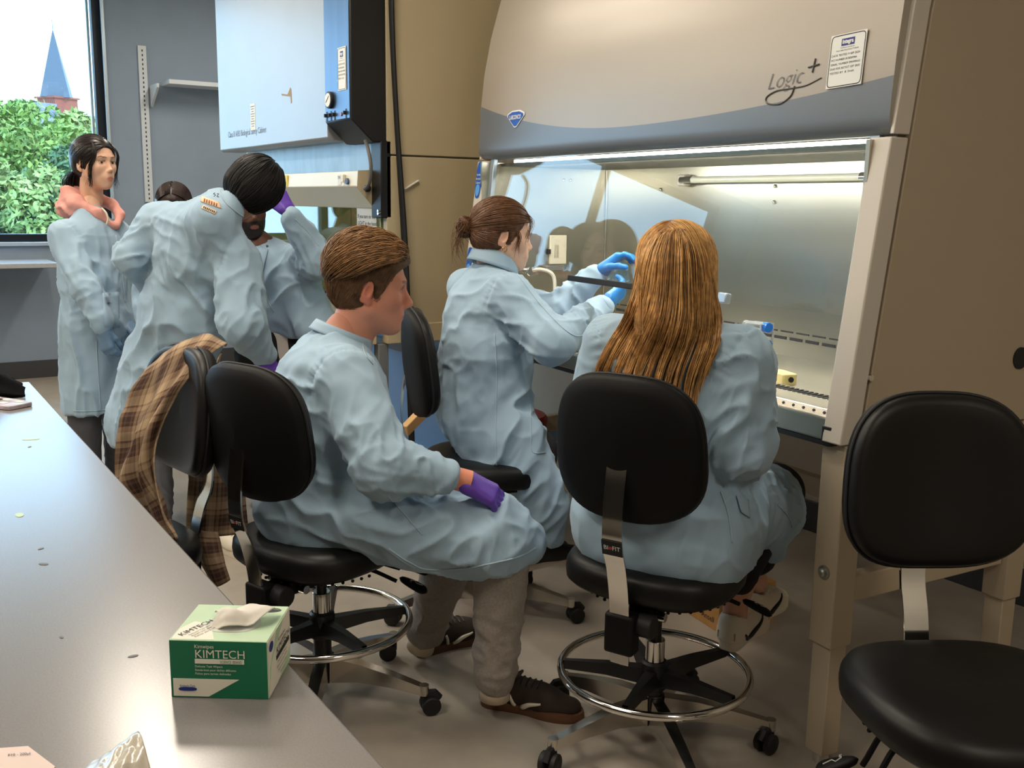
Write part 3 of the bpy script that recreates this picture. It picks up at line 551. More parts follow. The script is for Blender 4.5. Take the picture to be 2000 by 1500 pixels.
# dust and scraps on the bench
for i, (x, y, w_) in enumerate(((38, 1006, .013), (60, 858, .018), (58, 873, .006), (85, 1102, .008), (80, 1072, .005), (120, 1245, .004), (260, 1282, .006))):
    o = PZ(x, y, TZ); s_ = MB().prism(superell(w_, w_ * .5, 2.2, 10), (0, 0, 0), EX, EY, .0006).build('paper_scrap', M_mint if i < 2 else M_cab)
    s_.location = o; s_.rotation_euler = (0, 0, i * 1.3); tag(s_, ('small pale scrap of paper left of the tissue box', 'tiny pale fleck beside the phone', 'tiny dark fleck just below the pale fleck', 'dark crumb midway along the bench', 'smaller dark crumb above the midway crumb', 'pinhead dark crumb in the near half', 'dark crumb close to the tissue box')[i], 'scrap')
# inside and under the hood
M_pip = mat('cream_plastic', lin(232, 216, 150), .4, bump=(60, .03, .001))
pc = empty('pipette_controller', LCW(.545, -.145, .928), LR + math.radians(-14), 'cream pipette controller lying on the steel work surface', 'pipette controller')
MB().prism([(-.14, -.014), (-.02, -.014), (.0, -.022), (.075, -.024), (.08, -.018), (.08, .020), (.07, .024), (.0, .022), (-.02, .012), (-.14, .010)], (0, 0, 0), EX, EY, .034).build('grip', M_pip, pc, bevel=.006, seg=3)
MB().cyl((.08, .0, .018), (.084, .0, .018), .008, n=12).build('charge_port', M_rub, pc); MB().box((.0775, .010, .026), (.004, .02, .012)).build('end_label', M_paper, pc)
pn = empty('marker_pen', LCW(.44, -.06, .925), LR + math.radians(-6), 'black marker lying behind the cream pipette controller', 'pen')
MB().cyl((-.06, 0, .007), (.05, 0, .007), .006, n=12).build('barrel', M_rub, pn); MB().cyl((-.075, 0, .007), (-.04, 0, .007), .008, n=12).build('cap', M_rub, pn, bevel=.001)
M_cap = mat('blue_cap', lin(28, 110, 205), .35, bump=(60, .03, .001)); M_tube = mat('clear_plastic', lin(220, 226, 228), .15, trans=.7, bump=(30, .03, .001))
rk = empty('tube_rack', LCW(.28, .02, .925), LR, 'small clear rack holding blue-capped tubes behind the long-haired woman', 'tube rack')
for z in (.012, .075, .14): MB().box((0, 0, z), (.085, .06, .004)).build('rack_tier', M_tube, rk, bevel=.001)
for x, y in ((-.04, -.027), (.04, -.027), (-.04, .027), (.04, .027)): MB().cyl((x, y, 0), (x, y, .142), .003, n=8).build('rack_post', M_tube, rk)
for i in range(3):
    tu = empty('capped_tube', LCW(.265 + .0, .02, .945 + .055 * i), LR, ('lowest', 'middle', 'topmost')[i] + ' of the three tubes with blue screw caps in the hood', 'tube', 'blue-capped tubes')
    MB().cyl((-.045, 0, 0), (.045, 0, 0), .0135, n=16).build('tube_body', M_tube, tu); MB().cyl((.045, 0, 0), (.066, 0, 0), .0165, n=18).cyl((.066, 0, 0), (.0665, 0, 0), .011, n=14).build('screw_cap', M_cap, tu, bevel=.0015)
M_kraft = mat('kraft_card', lin(172, 128, 74), .75, noise=(20, .05), bump=(60, .04, .001))
g_ = PZ(1352, 1196, 0); kb = empty('cardboard_box', (g_[0], g_[1], 0), math.radians(-8), 'brown cardboard glove carton on the floor under the cabinet', 'box')
MB().box((0, .1, .075), (.36, .24, .15)).build('carton', M_kraft, kb, bevel=.002); MB().box((.02, -.0206, .125), (.09, .001, .05)).build('shipping_label', M_paper, kb)
text('lettering', 'Ansell', .03, M_print, kb, (.12, -.0202, .035), ex, ez); MB().tube([(-.04 + .012 * math.cos(a), -.0206, .05 + .012 * math.sin(a)) for a in np.linspace(0, 2 * PI, 17)[:-1]], .0012, 4, closed=True).build('round_mark', M_print, kb); text('lettering', 'TOUCH N TUFF 100', .012, M_print, kb, (.025, -.0202, .05), ex, ez)
M_red = mat('red_plastic', lin(150, 18, 28), .4, bump=(30, .04, .001))
g_ = P(985, 985, 4.35); rb = empty('red_bin', (g_[0], g_[1], 0), .2, 'red waste bin standing under the cabinet behind the near chairs', 'bin')
MB().lathe([(.13, 0), (.135, .01), (.17, .50), (.178, .50), (.178, .515), (.165, .515), (.125, .02), (.01, .02)], (0, 0, 0), 28).build('bucket', M_red, rb); MB().lathe([(.18, .515), (.182, .535), (.17, .55), (.02, .565)], (0, 0, 0), 28).build('lid', M_red, rb)
vf = empty('vacuum_flask', (*(P(1003, 985, 4.1)[:2]), 0), 0, 'clear vacuum trap with black collar beside the red bin', 'flask')
MB().lathe([(.05, 0), (.055, .01), (.055, .40), (.02, .50), (.016, .56)], (0, 0, 0), 20).build('flask_body', M_tube, vf); MB().cyl((0, 0, .50), (0, 0, .535), .022, n=14).build('collar', M_rub, vf); MB().cyl((0, 0, .535), (0, 0, .66), .007, n=10).build('stem', M_tube, vf)
# diagonal timber prop and chrome rail beyond the seated man
wd = MB().bar(P(790, 842, 4.0), P(884, 745, 4.35), .03, .045).build('timber_prop', mat('pale_timber', lin(205, 164, 112), .6, noise=(6, .1), bump=(50, .05, .001), stretch=(1, 1, .2)), bevel=.003)
tag(wd, 'pale timber strip leaning under the older cabinet', 'timber strip')

# small things in and under the cabinets
g_ = PZ(641, 581, .924); pp = empty('micropipette', g_, math.radians(8), 'dark blue and white micropipette lying on the tray of the older cabinet', 'pipette')
M_navyp = mat('navy_plastic', lin(28, 44, 84), .4, bump=(60, .03, .001))
MB().cyl((-.06, 0, .014), (.05, 0, .014), .013, .012, n=14).build('handle', M_navyp, pp, bevel=.003); MB().cyl((.05, 0, .014), (.12, 0, .010), .008, .004, n=12).build('shaft', M_paper, pp); MB().cyl((-.085, 0, .014), (-.06, 0, .014), .006, n=10).build('plunger', M_paper, pp); MB().box((-.035, 0, .029), (.03, .014, .012)).build('finger_hook', M_navyp, pp, bevel=.003)
M_brass = mat('aged_brass', lin(150, 112, 58), .4, .9, noise=(20, .1))
MB().lathe([(.008, 0), (.008, -.02), (.014, -.022), (.014, -.045), (.009, -.047), (.009, -.075), (.012, -.078), (.012, -.09)], (.945, -.34, .86), 14).build('brass_valve', M_brass, lc)

# ================================================================ outside the window
M_leafs = [mat('leaf_green_%d' % i, lin(*c), .7, noise=(1.2, .35)) for i, c in enumerate(((104, 130, 56), (84, 118, 58), (120, 138, 78), (74, 108, 70)))]
M_bark = mat('bark', lin(92, 78, 64), .9, noise=(8, .2), bump=(20, .5, .02))
M_brick = mat('red_brick', lin(118, 62, 48), .85, noise=(5, .15)); M_slate = mat('blue_slate', lin(66, 78, 92), .6, noise=(4, .08)); M_roof = mat('pale_roof', lin(112, 118, 126), .7, noise=(3, .08))
GZ = -9.
def tree(c, r, label, leaf, n=14000, size=.12):
    t = empty('tree', (c[0], c[1], GZ), 0, label, 'tree', 'trees outside the window')
    h = c[2] - GZ; MB().tube(crom([(0, 0, 0), (.15, .1, h * .4), (-.1, 0, h * .8)], 12), np.linspace(.32, .12, 12), 10).build('trunk', M_bark, t)
    blobs = RNG.normal(size=(16, 3)); blobs /= np.linalg.norm(blobs, axis=1)[:, None]; blobs = blobs * np.array(r) * .62; br = np.min(r) * RNG.uniform(.35, .6, 16)
    k = RNG.integers(0, 16, n); d = RNG.normal(size=(n, 3)); d /= np.linalg.norm(d, axis=1)[:, None]; p = blobs[k] + d * br[k][:, None] * RNG.uniform(.75, 1.05, n)[:, None] + A(0, 0, h)
    a = RNG.normal(size=(n, 3)) + d * .4; a /= np.linalg.norm(a, axis=1)[:, None]; b = np.cross(a, d + RNG.normal(size=(n, 3)) * .5); b /= np.linalg.norm(b, axis=1)[:, None] + 1e-9
    s_ = size * RNG.uniform(.6, 1.4, n)[:, None]; V = np.stack([p - a * s_, p - b * s_ * .45, p + a * s_, p + b * s_ * .45], 1).reshape(-1, 3)
    me = bpy.data.meshes.new('crown'); me.from_pydata([tuple(q) for q in V], [], [(4 * i, 4 * i + 1, 4 * i + 2, 4 * i + 3) for i in range(n)]); me.materials.append(leaf); o = link(bpy.data.objects.new('crown', me), t); o['kind'] = 'stuff'
    for bl, q in zip(blobs[:5], br[:5]): MB().tube([(0, 0, h * .7), bl * .5 + A(0, 0, h * .9), bl + A(0, 0, h)], [.1, .06, .02], 6).build('branch', M_bark, t)
TR = [((100, 372, 27), (2.6, 2.6, 2.4), 'broad sunlit tree filling the window middle', 0), ((12, 365, 30), (2.6, 2.4, 2.2), 'leafy tree at the left edge of the window', 1), ((165, 322, 34), (2.0, 1.8, 1.9), 'round tree rising in front of the brick tower', 2), ((150, 420, 22), (1.6, 1.6, 1.5), 'darker low tree behind the standing woman', 3), ((30, 440, 21), (1.7, 1.7, 1.4), 'low tree above the window counter', 2), ((-140, 360, 28), (3.0, 2.6, 2.8), 'tree beyond the left picture edge', 1), ((40, 232, 70), (1.6, 1.6, 1.0), 'small distant treetop beside the spire', 1)]
for (x, y, d), r, lb, k in TR: tree(P(x, y, d), r, lb, M_leafs[k], size=.105 * d / 27)
ch = empty('church', (*P(112, 200, 150)[:2], GZ), .5, 'brick church tower with a slate spire beyond the trees', 'church')
zb, zt = P(112, 193, 150)[2] - GZ, P(110, 62, 150)[2] - GZ
tw = MB().box((0, 0, zb / 2), (4.0, 4.0, zb)).build('tower', M_brick, ch)
for i in range(9): MB().box((-1.8 + i * .45, 0, zb - .5), (.2, 4.1, .7)).build('corbel', M_brick, tw)
MB().box((0, 0, zb + .05), (4.5, 4.5, .25)).build('cornice', M_brick, ch)
MB().cyl((0, 0, zb + .1), (0, 0, zt), 2.9, .05, 4).build('spire', M_slate, ch, angle=10); MB().cyl((0, 0, zt), (0, 0, zt + 1.4), .05, n=6).build('finial', M_slate, ch)
bd = empty('flat_roofed_building', (*P(45, 240, 120)[:2], GZ), .58, 'long pale flat roofed building behind the trees', 'building')
zb = P(45, 222, 120)[2] - GZ; MB().box((0, 0, zb / 2), (6, 26, zb)).build('wall', M_roof, bd); MB().box((0, 0, zb), (6.4, 26.4, .5)).build('parapet', M_slate, bd); MB().box((0, 2.6, zb + .8), (2.4, 3, 1.3)).build('roof_unit', M_roof, bd)
for i in range(9): q = MB().box((3.0, -11 + i * 2.7, zb - 2.2), (.12, 1.5, 1.8)).build('window', M_slate, bd)
gr = MB().box((-60, 0, GZ - .1), (110, 220, .2)).build('lawn', mat('lawn_green', lin(96, 130, 70), .9, noise=(.5, .2))); tag(gr, 'green lawn outside below the window', 'lawn'); gr['kind'] = 'stuff'

# ================================================================ lab stools
M_vinyl = mat('black_vinyl', lin(15, 15, 15), .45, bump=(350, .12, .0006), spec=.32)
M_shell = mat('black_shell', lin(7, 7, 8), .6, bump=(200, .08, .0006), spec=.25)
M_poly = mat('polished_aluminium', lin(205, 200, 192), .22, 1., noise=(5, .04))
M_spoke = mat('black_powder', lin(18, 18, 19), .42, bump=(200, .06, .0006))
def pad(outline, z_of, thick, rings=7, rim=.35):
    """upholstered cushion: outline (n,2) shrunk in rings, top follows z_of, rounded rim"""
    prof = [(1.0, 0.)] ; n = len(outline); G = []
    sc = [.0, .3, .55, .75, .88, .955, .99, 1.0, .99, .94, .85, .5, 0.]; hh = [1., 1., 1., .985, .94, .84, .66, .42, .18, .05, 0., 0., 0.]
    for s_, h in zip(sc, hh): G.append([(p[0] * s_, p[1] * s_, z_of(p[0] * s_, p[1] * s_) - thick * (1 - h)) for p in outline])
    return np.array(G)
def make_stool(loc, heading, label, seat_z=.53, ring_z=.21, star=0., back=True, levers=((-1.0, .25, -.04), (-.45, .27, -.05), (1.15, .26, -.045)), ring=True):
    t = empty('lab_stool', (loc[0], loc[1], 0), heading, label, 'chair', 'black lab stools')
    sa_ = star - heading
    # five-star base with casters
    for k in range(5):
        a = sa_ + k * 2 * PI / 5; c, s_ = math.cos(a), math.sin(a); R = np.array([[c, -s_, 0], [s_, c, 0], [0, 0, 1]])
        def T(x, y, z): return R @ A(x, y, z)
        st = [(.03, .020, .135, .060), (.12, .021, .128, .075), (.22, .018, .108, .072), (.30, .015, .088, .062), (.325, .012, .082, .062)]
        G = np.array([[T(x, w, lo), T(x, w * .8, hi), T(x, -w * .8, hi), T(x, -w, lo), T(x, w, lo)] for x, w, hi, lo in st]); m = MB().grid(G); m.cyl(T(.315, 0, .088), T(.315, 0, .058), .014, n=12)
        leg = m.build('base_leg', M_poly, t, angle=50)
        ca = a + k * 1.7 + .6; d = A(math.cos(ca), math.sin(ca), 0); p0 = T(.315, 0, 0); e = A(-d[1], d[0], 0); o = p0 + d * .018
        cs = MB()
        for q in (-1, 1): cs.lathe([(.006, -.009), (.024, -.009), (.0275, -.006), (.0275, .006), (.024, .009), (.006, .010)], o + e * q * .0155 + A(0, 0, .0275), 18, e)
        cs.build('caster_wheel', M_rub, leg)
        MB().cyl(p0 + A(0, 0, .03), p0 + A(0, 0, .062), .011, n=10).tube([o + d * .022 + A(0, 0, .038), o + d * .008 + A(0, 0, .056), o - d * .012 + A(0, 0, .056)], .011, 8, flat=1.6).build('caster_fork', M_rub, leg)
    MB().cyl((0, 0, .055), (0, 0, .14), .032, .030, n=20).build('base_hub', M_spoke, t, bevel=.003)
    MB().cyl((0, 0, .03), (0, 0, .06), .014, n=12).build('column_tip', M_chrome, t)
    MB().cyl((0, 0, .12), (0, 0, ring_z - .03), .026, n=20).build('outer_column', M_spoke, t)
    # foot ring
    rr = .252
    if ring: MB().tube([(rr * math.cos(a), rr * math.sin(a), ring_z) for a in np.linspace(0, 2 * PI, 65)[:-1]], .011, 12, closed=True).build('foot_ring', M_chrome, t, angle=None)
    hub = MB().lathe([(.028, -.05), (.036, -.045), (.038, .0), (.036, .025), (.030, .03)], (0, 0, ring_z), 20).build('ring_hub', M_spoke, t)
    for k in range(5 if ring else 0):
        a = sa_ + .63 + k * 2 * PI / 5; c, s_ = math.cos(a), math.sin(a); R = np.array([[c, -s_, 0], [s_, c, 0], [0, 0, 1]])
        G = np.array([[R @ A(x, w, z - h), R @ A(x, w * .6, z + h), R @ A(x, -w * .6, z + h), R @ A(x, -w, z - h), R @ A(x, w, z - h)] for x, w, h, z in ((.03, .026, .020, ring_z - .01), (.13, .018, .015, ring_z), (.243, .012, .011, ring_z + .002))])
        MB().grid(G).build('ring_spoke', M_spoke, t, angle=50)
    MB().cyl((0, 0, ring_z + .03), (0, 0, ring_z + .09), .026, n=22).build('chrome_sleeve', M_chrome, t, bevel=.002)
    MB().cyl((0, 0, ring_z + .085), (0, 0, seat_z - .09), .0155, n=18).build('gas_column', M_spoke, t)
    # seat, pan and mechanism
    ol = superell(.215, .225, 2.7, 48, .0); ol[:, 1] *= 1 - .06 * (ol[:, 0] / .215)
    def sz(x, y): return seat_z - .012 * math.exp(-((x + .05) / .12) ** 2 - (y / .13) ** 2) - .022 * max(0, x / .215) ** 2
    G = pad(ol, sz, .085); m = MB().grid(np.concatenate([G, G[:, :1]], 1)); m.build('seat', M_vinyl, t, angle=None)
    MB().prism(superell(.175, .185, 3, 36), (0, 0, seat_z - .10), EX, EY, .018).build('seat_pan', M_shell, t, bevel=.006)
    mz = seat_z - .115; mech = MB().box((-.02, 0, mz), (.20, .13, .035)).box((-.10, 0, mz - .012), (.10, .09, .05)).build('tilt_mechanism', M_shell, t, bevel=.006)
    for y in (-.05, .05): MB().cyl((-.12, y, mz - .02), (-.12, y * 1.5, mz - .02), .012, n=12).build('pivot_bolt', M_chrome, mech)
    for i in range(22):
        a = PI * (.5 + i / 21); MB().lathe([(.004, 0), (.005, .004), (.003, .007)], (.185 * math.cos(a), .195 * math.sin(a), seat_z - .098), 6, (0, 0, -1)).build('staple_bead', M_shell, mech)
    if levers:
        for (a, r, dz) in levers:
            d = A(math.cos(a), math.sin(a), 0); e = A(-d[1], d[0], 0); p1 = d * r + A(0, 0, mz + dz)
            lv = MB().tube(crom([d * .06 + A(0, 0, mz), d * .14 + A(0, 0, mz - .008), d * (r - .03) + A(0, 0, mz + dz)], 12), .006, 8).build('lever', M_shell, t)
            out = superell(.045, .022, 2.5, 24, 0); pdl = MB(); n_ = unit(A(0, 0, 1) + d * .5); dx = unit(d - n_ * (d @ n_)); ey_ = np.cross(n_, dx)
            G = []
            for s_, h in ((0, .010), (.6, .009), (.88, .006), (1, 0), (.88, -.006), (0, -.007)): G.append([p1 + dx * (.02 + p[0] * s_ * (1)) + ey_ * p[1] * s_ * (1.0 + .35 * p[0] / .045) + n_ * h for p in np.vstack([out, out[:1]])])
            pdl.grid(G).build('lever_paddle', M_shell, lv, angle=None)
            zz_ = [(-.016, -.004), (-.004, .006), (.004, -.004), (.022, .004)]
            MB().tube([p1 + dx * (.022 + q[0]) + ey_ * q[1] + n_ * .0105 for q in zz_], .0013, 4).build('paddle_mark', M_paper, lv); text('lettering', 'LIFT', .008, M_paper, lv, p1 + dx * .008 - ey_ * .010 + n_ * .0098, -ey_, dx, lift=.0008)
    if back:
        # bent strap, height box, cushion with shell
        pts = crom([(-.225, 0, seat_z - .155), (-.238, 0, seat_z - .06), (-.258, 0, seat_z + .02), (-.285, 0, seat_z + .09), (-.288, 0, seat_z + .18), (-.272, 0, seat_z + .30)], 30)
        tg = np.gradient(pts, axis=0); nn = np.stack([tg[:, 2], 0 * tg[:, 0], -tg[:, 0]], 1); nn /= np.linalg.norm(nn, axis=1)[:, None]; h = .0028; w_ = .026
        G = np.stack([pts + nn * h + A(0, w_, 0), pts + nn * h - A(0, w_, 0), pts - nn * h - A(0, w_, 0), pts - nn * h + A(0, w_, 0), pts + nn * h + A(0, w_, 0)], 1)
        strap = MB().grid(G).build('back_strap', M_chrome, t, angle=30)
        k = 17; c_ = pts[k]; u_ = unit(tg[k]); n_ = -nn[k]
        bd = MB().box(c_ + n_ * .0038, (.054, .040, .0016), np.stack([A(0, -1, 0), u_, np.cross(A(0, -1, 0), u_)], 1)).build('badge', M_rub, strap)
        text('lettering', 'BI  FIT', .0165, M_paper, bd, c_ + n_ * .0042, A(0, -1, 0), u_, width=.043); MB().lathe([(.004, 0), (.0045, .001), (.002, .001)], c_ + n_ * .0046 + A(0, .004, 0), 10, n_).build('badge_mark', mat('red_mark', lin(170, 50, 60), .5, bump=(40, .02, .0005)), bd)
        MB().box((-.215, 0, seat_z - .155), (.05, .078, .105)).box((-.17, 0, seat_z - .14), (.06, .05, .05)).build('height_adjuster', M_shell, t, bevel=.008)
        MB().cyl((-.19, -.03, seat_z - .135), (-.19, -.075, seat_z - .135), .03, n=18).build('tension_knob', M_rub, t, bevel=.004); MB().box((-.222, 0, seat_z - .222), (.006, .05, .03)).build('strap_end', M_chrome, t, bevel=.001)
        ob = superell(.19, .178, 2.9, 56, -.05); tl = .10; bz_ = seat_z + .315
        cu = lambda x, y: .045 * (x / .19) ** 2 + .012 * (y / .178) ** 2
        def place(G): # G in (x across, y up, z out the front) -> chair space, leaning back
            G = np.asarray(G); c, s_ = math.cos(tl), math.sin(tl); return np.stack([-.272 + (G[..., 2]) * c - G[..., 1] * s_ * 1., -G[..., 0], bz_ + G[..., 1] * c + G[..., 2] * s_], -1)
        G = pad(ob, lambda x, y: .062 + cu(x, y), .058); b = MB().grid(place(np.concatenate([G, G[:, :1]], 1))).build('backrest', M_vinyl, t, angle=None)
        G = np.array([[(p[0] * s_, p[1] * s_, z0 + cu(p[0] * s_, p[1] * s_)) for p in ob * 1.012] for s_, z0 in ((1., .020), (1.008, .012), (1., .002), (.96, -.006), (.8, -.010), (.4, -.012), (0, -.012))])
        MB().grid(place(np.concatenate([G, G[:, :1]], 1))).build('back_shell', M_shell, b, angle=None)
        MB().tube(place(np.array([(p[0] * 1.013, p[1] * 1.013, .024 + cu(*p)) for p in ob])), .004, 6, closed=True).build('piping', M_rub, b, angle=None)
    return t
CH = dict(A=PZ(1272, 1445, 0), B=PZ(632, 1362, 0), E=PZ(945, 1195, 0))
RDIR = A(math.sin(YAW), math.cos(YAW), 0); FDIR = A(-math.cos(YAW), math.sin(YAW), 0)   # photo right and photo away, on the floor
def head_of(r, f): d = RDIR * r + FDIR * f; return math.atan2(d[1], d[0])
make_stool(CH['A'], head_of(.62, 1), 'black lab stool with bent chrome strap under the long-haired woman', .55, .205, star=head_of(-1, -.55))
make_stool(CH['B'], head_of(.75, 1.0), 'black lab stool with chrome foot ring under the seated man', .525, .24, star=head_of(1, -.28))
make_stool(CH['E'], head_of(1, .15), 'black lab stool seen edge-on under the woman reaching into the hood', .59, .22, star=head_of(1, -.25), ring=False, levers=False)
make_stool(P(1905, 1335, 1.87), head_of(.05, -1), 'empty black lab stool facing out at the right edge', .575, .21, star=.4, levers=((-1.95, .215, -.10), (-1.5, .225, -.12)))
cb = P(384, 818, 2.84); hc = head_of(-.70, -.66); make_stool(cb + A(math.cos(hc), math.sin(hc), 0) * .26, hc, 'black lab stool tucked at the bench with the plaid shirt over it', .535, .21, star=.2, levers=False, ring=False)

# ================================================================ figures: implicit surfaces meshed with surface nets
def fast_mesh(name, V, Q, material, parent=None, smooth=True, col=None, angle=None, base=(0, 0, 0)):
    V = np.asarray(V, np.float32) - np.asarray(base, np.float32); Q = np.asarray(Q, np.int32); me = bpy.data.meshes.new(name); n = len(Q); k = Q.shape[1]
    me.vertices.add(len(V)); me.vertices.foreach_set('co', V.ravel()); me.loops.add(n * k); me.loops.foreach_set('vertex_index', Q.ravel()); me.polygons.add(n)
    me.polygons.foreach_set('loop_start', np.arange(n, dtype=np.int32) * k); me.update(calc_edges=True)
    if col is not None:
        a = me.color_attributes.new('Col', 'FLOAT_COLOR', 'POINT'); a.data.foreach_set('color', np.concatenate([col, np.ones((len(col), 1))], 1).astype(np.float32).ravel())
    finish(me, material, smooth, angle); return link(bpy.data.objects.new(name, me), parent)
class SDF:
    def __init__(s): s.ops = []
    def cone(s, a, b, ra, rb=None, k=.03, flat=None, ratio=1., op='add'):
        a = np.asarray(a, float); b = np.asarray(b, float); rb = ra if rb is None else rb; ba = b - a; L = max(1e-9, ba @ ba); n = None if flat is None else unit(flat)
        def f(p):
            w = p - a.astype(np.float32); t = np.clip(w @ ba.astype(np.float32) / L, 0, 1); q = w - t[..., None] * ba.astype(np.float32)
            sc = 1.
            if n is not None: c = q @ n.astype(np.float32); q = q + (c * (1 / ratio - 1))[..., None] * n.astype(np.float32); sc = .5 + .5 * min(1, ratio)
            return (np.sqrt((q * q).sum(-1)) - (ra + (rb - ra) * t)) * sc
        m = max(ra, rb) * max(1, ratio) + k * 1.5 + .02; s.ops.append((op, f, np.minimum(a, b) - m, np.maximum(a, b) + m, k)); return s
    def ell(s, c, r, R=None, k=.02, op='add'):
        c = np.asarray(c, np.float32); r = np.asarray(r, np.float32); R = None if R is None else np.asarray(R, np.float32)
        def f(p):
            q = p - c
            if R is not None: q = q @ R
            k0 = np.sqrt(((q / r) ** 2).sum(-1)); k1 = np.sqrt(((q / (r * r)) ** 2).sum(-1)) + 1e-9
            return np.where(k0 < .05, -r.min(), k0 * (k0 - 1) / k1)
        m = r.max() + k * 1.5 + .02; s.ops.append((op, f, c - m, c + m, k)); return s
    def cut(s, p0, n, k=.0):
        p0 = np.asarray(p0, np.float32); n = unit(n).astype(np.float32); s.ops.append(('max', lambda p: (p - p0) @ n, None, None, k)); return s
    def raw(s, op, f, lo, hi, k=.01): s.ops.append((op, f, np.asarray(lo, float), np.asarray(hi, float), k)); return s
    def mesh(s, h, smooth=1):
        lo = np.min([o[2] for o in s.ops if o[0] == 'add'], 0); hi = np.max([o[3] for o in s.ops if o[0] == 'add'], 0)
        n = np.ceil((hi - lo) / h).astype(int) + 1; ax = [(lo[i] + h * np.arange(n[i])).astype(np.float32) for i in range(3)]
        D = np.full(n, .3, np.float32)
        for op, f, a, b, k in s.ops:
            sl = [slice(None)] * 3
            if a is not None:
                i0 = np.clip(np.floor((a - lo) / h).astype(int), 0, n); i1 = np.clip(np.ceil((b - lo) / h).astype(int) + 1, 0, n)
                if np.any(i1 <= i0): continue
                sl = [slice(i0[q], i1[q]) for q in range(3)]
            g = np.stack(np.meshgrid(*[ax[q][sl[q]] for q in range(3)], indexing='ij'), -1); d = f(g).astype(np.float32); sl = tuple(sl); e = D[sl]
            if op == 'add': r = np.minimum(e, d); t = np.maximum(k - np.abs(e - d), 0) / max(k, 1e-6); D[sl] = r - t * t * k * .25
            else:
                if op == 'sub': d = -d
                r = np.maximum(e, d); t = np.maximum(k - np.abs(e - d), 0) / max(k, 1e-6); D[sl] = r + t * t * k * .25
        return nets(D, lo, h, smooth)
def nets(D, lo, h, smooth):
    I = D < 0; nx, ny, nz = D.shape
    def crn(a): return [a[i:nx - 1 + i, j:ny - 1 + j, k:nz - 1 + k] for i in (0, 1) for j in (0, 1) for k in (0, 1)]
    cnt = sum(c.astype(np.int8) for c in crn(I)); act = np.argwhere((cnt > 0) & (cnt < 8)); idx = -np.ones((nx - 1, ny - 1, nz - 1), np.int32); idx[tuple(act.T)] = np.arange(len(act))
    off = np.array([(i, j, k) for i in (0, 1) for j in (0, 1) for k in (0, 1)]); val = np.stack([D[tuple((act + o).T)] for o in off], 1)
    S = np.zeros((len(act), 3)); N = np.zeros(len(act))
    for a in range(8):
        for b in range(a + 1, 8):
            if np.abs(off[a] - off[b]).sum() != 1: continue
            m = (val[:, a] < 0) != (val[:, b] < 0); t = val[m, a] / (val[m, a] - val[m, b]); S[m] += off[a] + t[:, None] * (off[b] - off[a]); N[m] += 1
    V = lo + h * (act + S / N[:, None]); Q = []
    for ax in range(3):
        u, v = (ax + 1) % 3, (ax + 2) % 3; sa = [slice(None)] * 3; sb = [slice(None)] * 3; sa[ax] = slice(0, -1); sb[ax] = slice(1, None)
        A_, B_ = I[tuple(sa)], I[tuple(sb)]; e = np.argwhere(A_ != B_); e = e[(e[:, u] > 0) & (e[:, v] > 0) & (e[:, u] < D.shape[u] - 1) & (e[:, v] < D.shape[v] - 1)]
        if not len(e): continue
        du = np.eye(3, dtype=int)[u]; dv = np.eye(3, dtype=int)[v]; c = [idx[tuple((e - x).T)] for x in (du + dv, dv, 0 * du, du)]; q = np.stack(c, 1); fl = ~A_[tuple(e.T)]; q[fl] = q[fl][:, ::-1]; Q.append(q)
    Q = np.concatenate(Q); Q = Q[(Q >= 0).all(1)]
    for _ in range(smooth): V = relax(V, Q, .5)
    return V, Q
def relax(V, Q, w):
    S = np.zeros_like(V); N = np.zeros(len(V))
    for a, b in ((0, 1), (1, 2), (2, 3), (3, 0)):
        for x, y in ((a, b), (b, a)):
            S[:, 0] += np.bincount(Q[:, x], V[Q[:, y], 0], len(V)); S[:, 1] += np.bincount(Q[:, x], V[Q[:, y], 1], len(V)); S[:, 2] += np.bincount(Q[:, x], V[Q[:, y], 2], len(V)); N += np.bincount(Q[:, x], minlength=len(V))
    return V + w * (S / np.maximum(N, 1)[:, None] - V)
def vnormals(V, Q):
    f = np.cross(V[Q[:, 2]] - V[Q[:, 0]], V[Q[:, 3]] - V[Q[:, 1]]); n = np.zeros_like(V)
    for k in range(4):
        for c in range(3): n[:, c] += np.bincount(Q[:, k], f[:, c], len(V))
    return n / (np.linalg.norm(n, axis=1)[:, None] + 1e-12)
def drape(V, Q, folds=(), seams=(), noise=.0035, seed=0.):
    """cloth relief: folds = (centre, radius, direction, wavelength, amplitude); seams = (point on seam plane, normal, reach)"""
    n = vnormals(V, Q); d = noise * vnoise(V * 11 + seed) + noise * .9 * ((1 - np.abs(vnoise(V * 15 + 2 * seed + .4 * vnoise(V * 9)[:, None]))) ** 3 - .3) + noise * .35 * vnoise(V * 30 + seed)
    for c, rad, dr, wl, amp in folds:
        w = np.exp(-(((V - c) / rad) ** 2).sum(1)); dr = unit(dr); al = V @ dr; pr = V - al[:, None] * dr; q = pr / wl + (al / (wl * 3.2))[:, None] * dr + seed
        x = vnoise(q + .35 * vnoise(q * .7)[:, None]); d += amp * w * ((1 - np.abs(x)) ** 3.2 * 2.0 - .7)
    for c, nr, reach in seams:
        nr = unit(nr); s_ = (V - c) @ nr; r = np.linalg.norm((V - c) - s_[:, None] * nr, axis=1); w = np.clip((reach - r) / .03, 0, 1); t = unit(np.cross(nr, A(.3, .2, 1))); b = np.cross(nr, t); an = np.arctan2((V - c) @ b, (V - c) @ t)
        d += w * (-.0035 * np.exp(-(s_ / .006) ** 2) + .0022 * np.sin(an * 30 + 3 * np.sin(an * 5)) * np.exp(-(np.abs(s_) / .022) ** 2))
    return V + n * d[:, None]
from mathutils.bvhtree import BVHTree
def bvh(V, Q): return BVHTree.FromPolygons([tuple(v) for v in V], [tuple(map(int, q)) for q in Q])
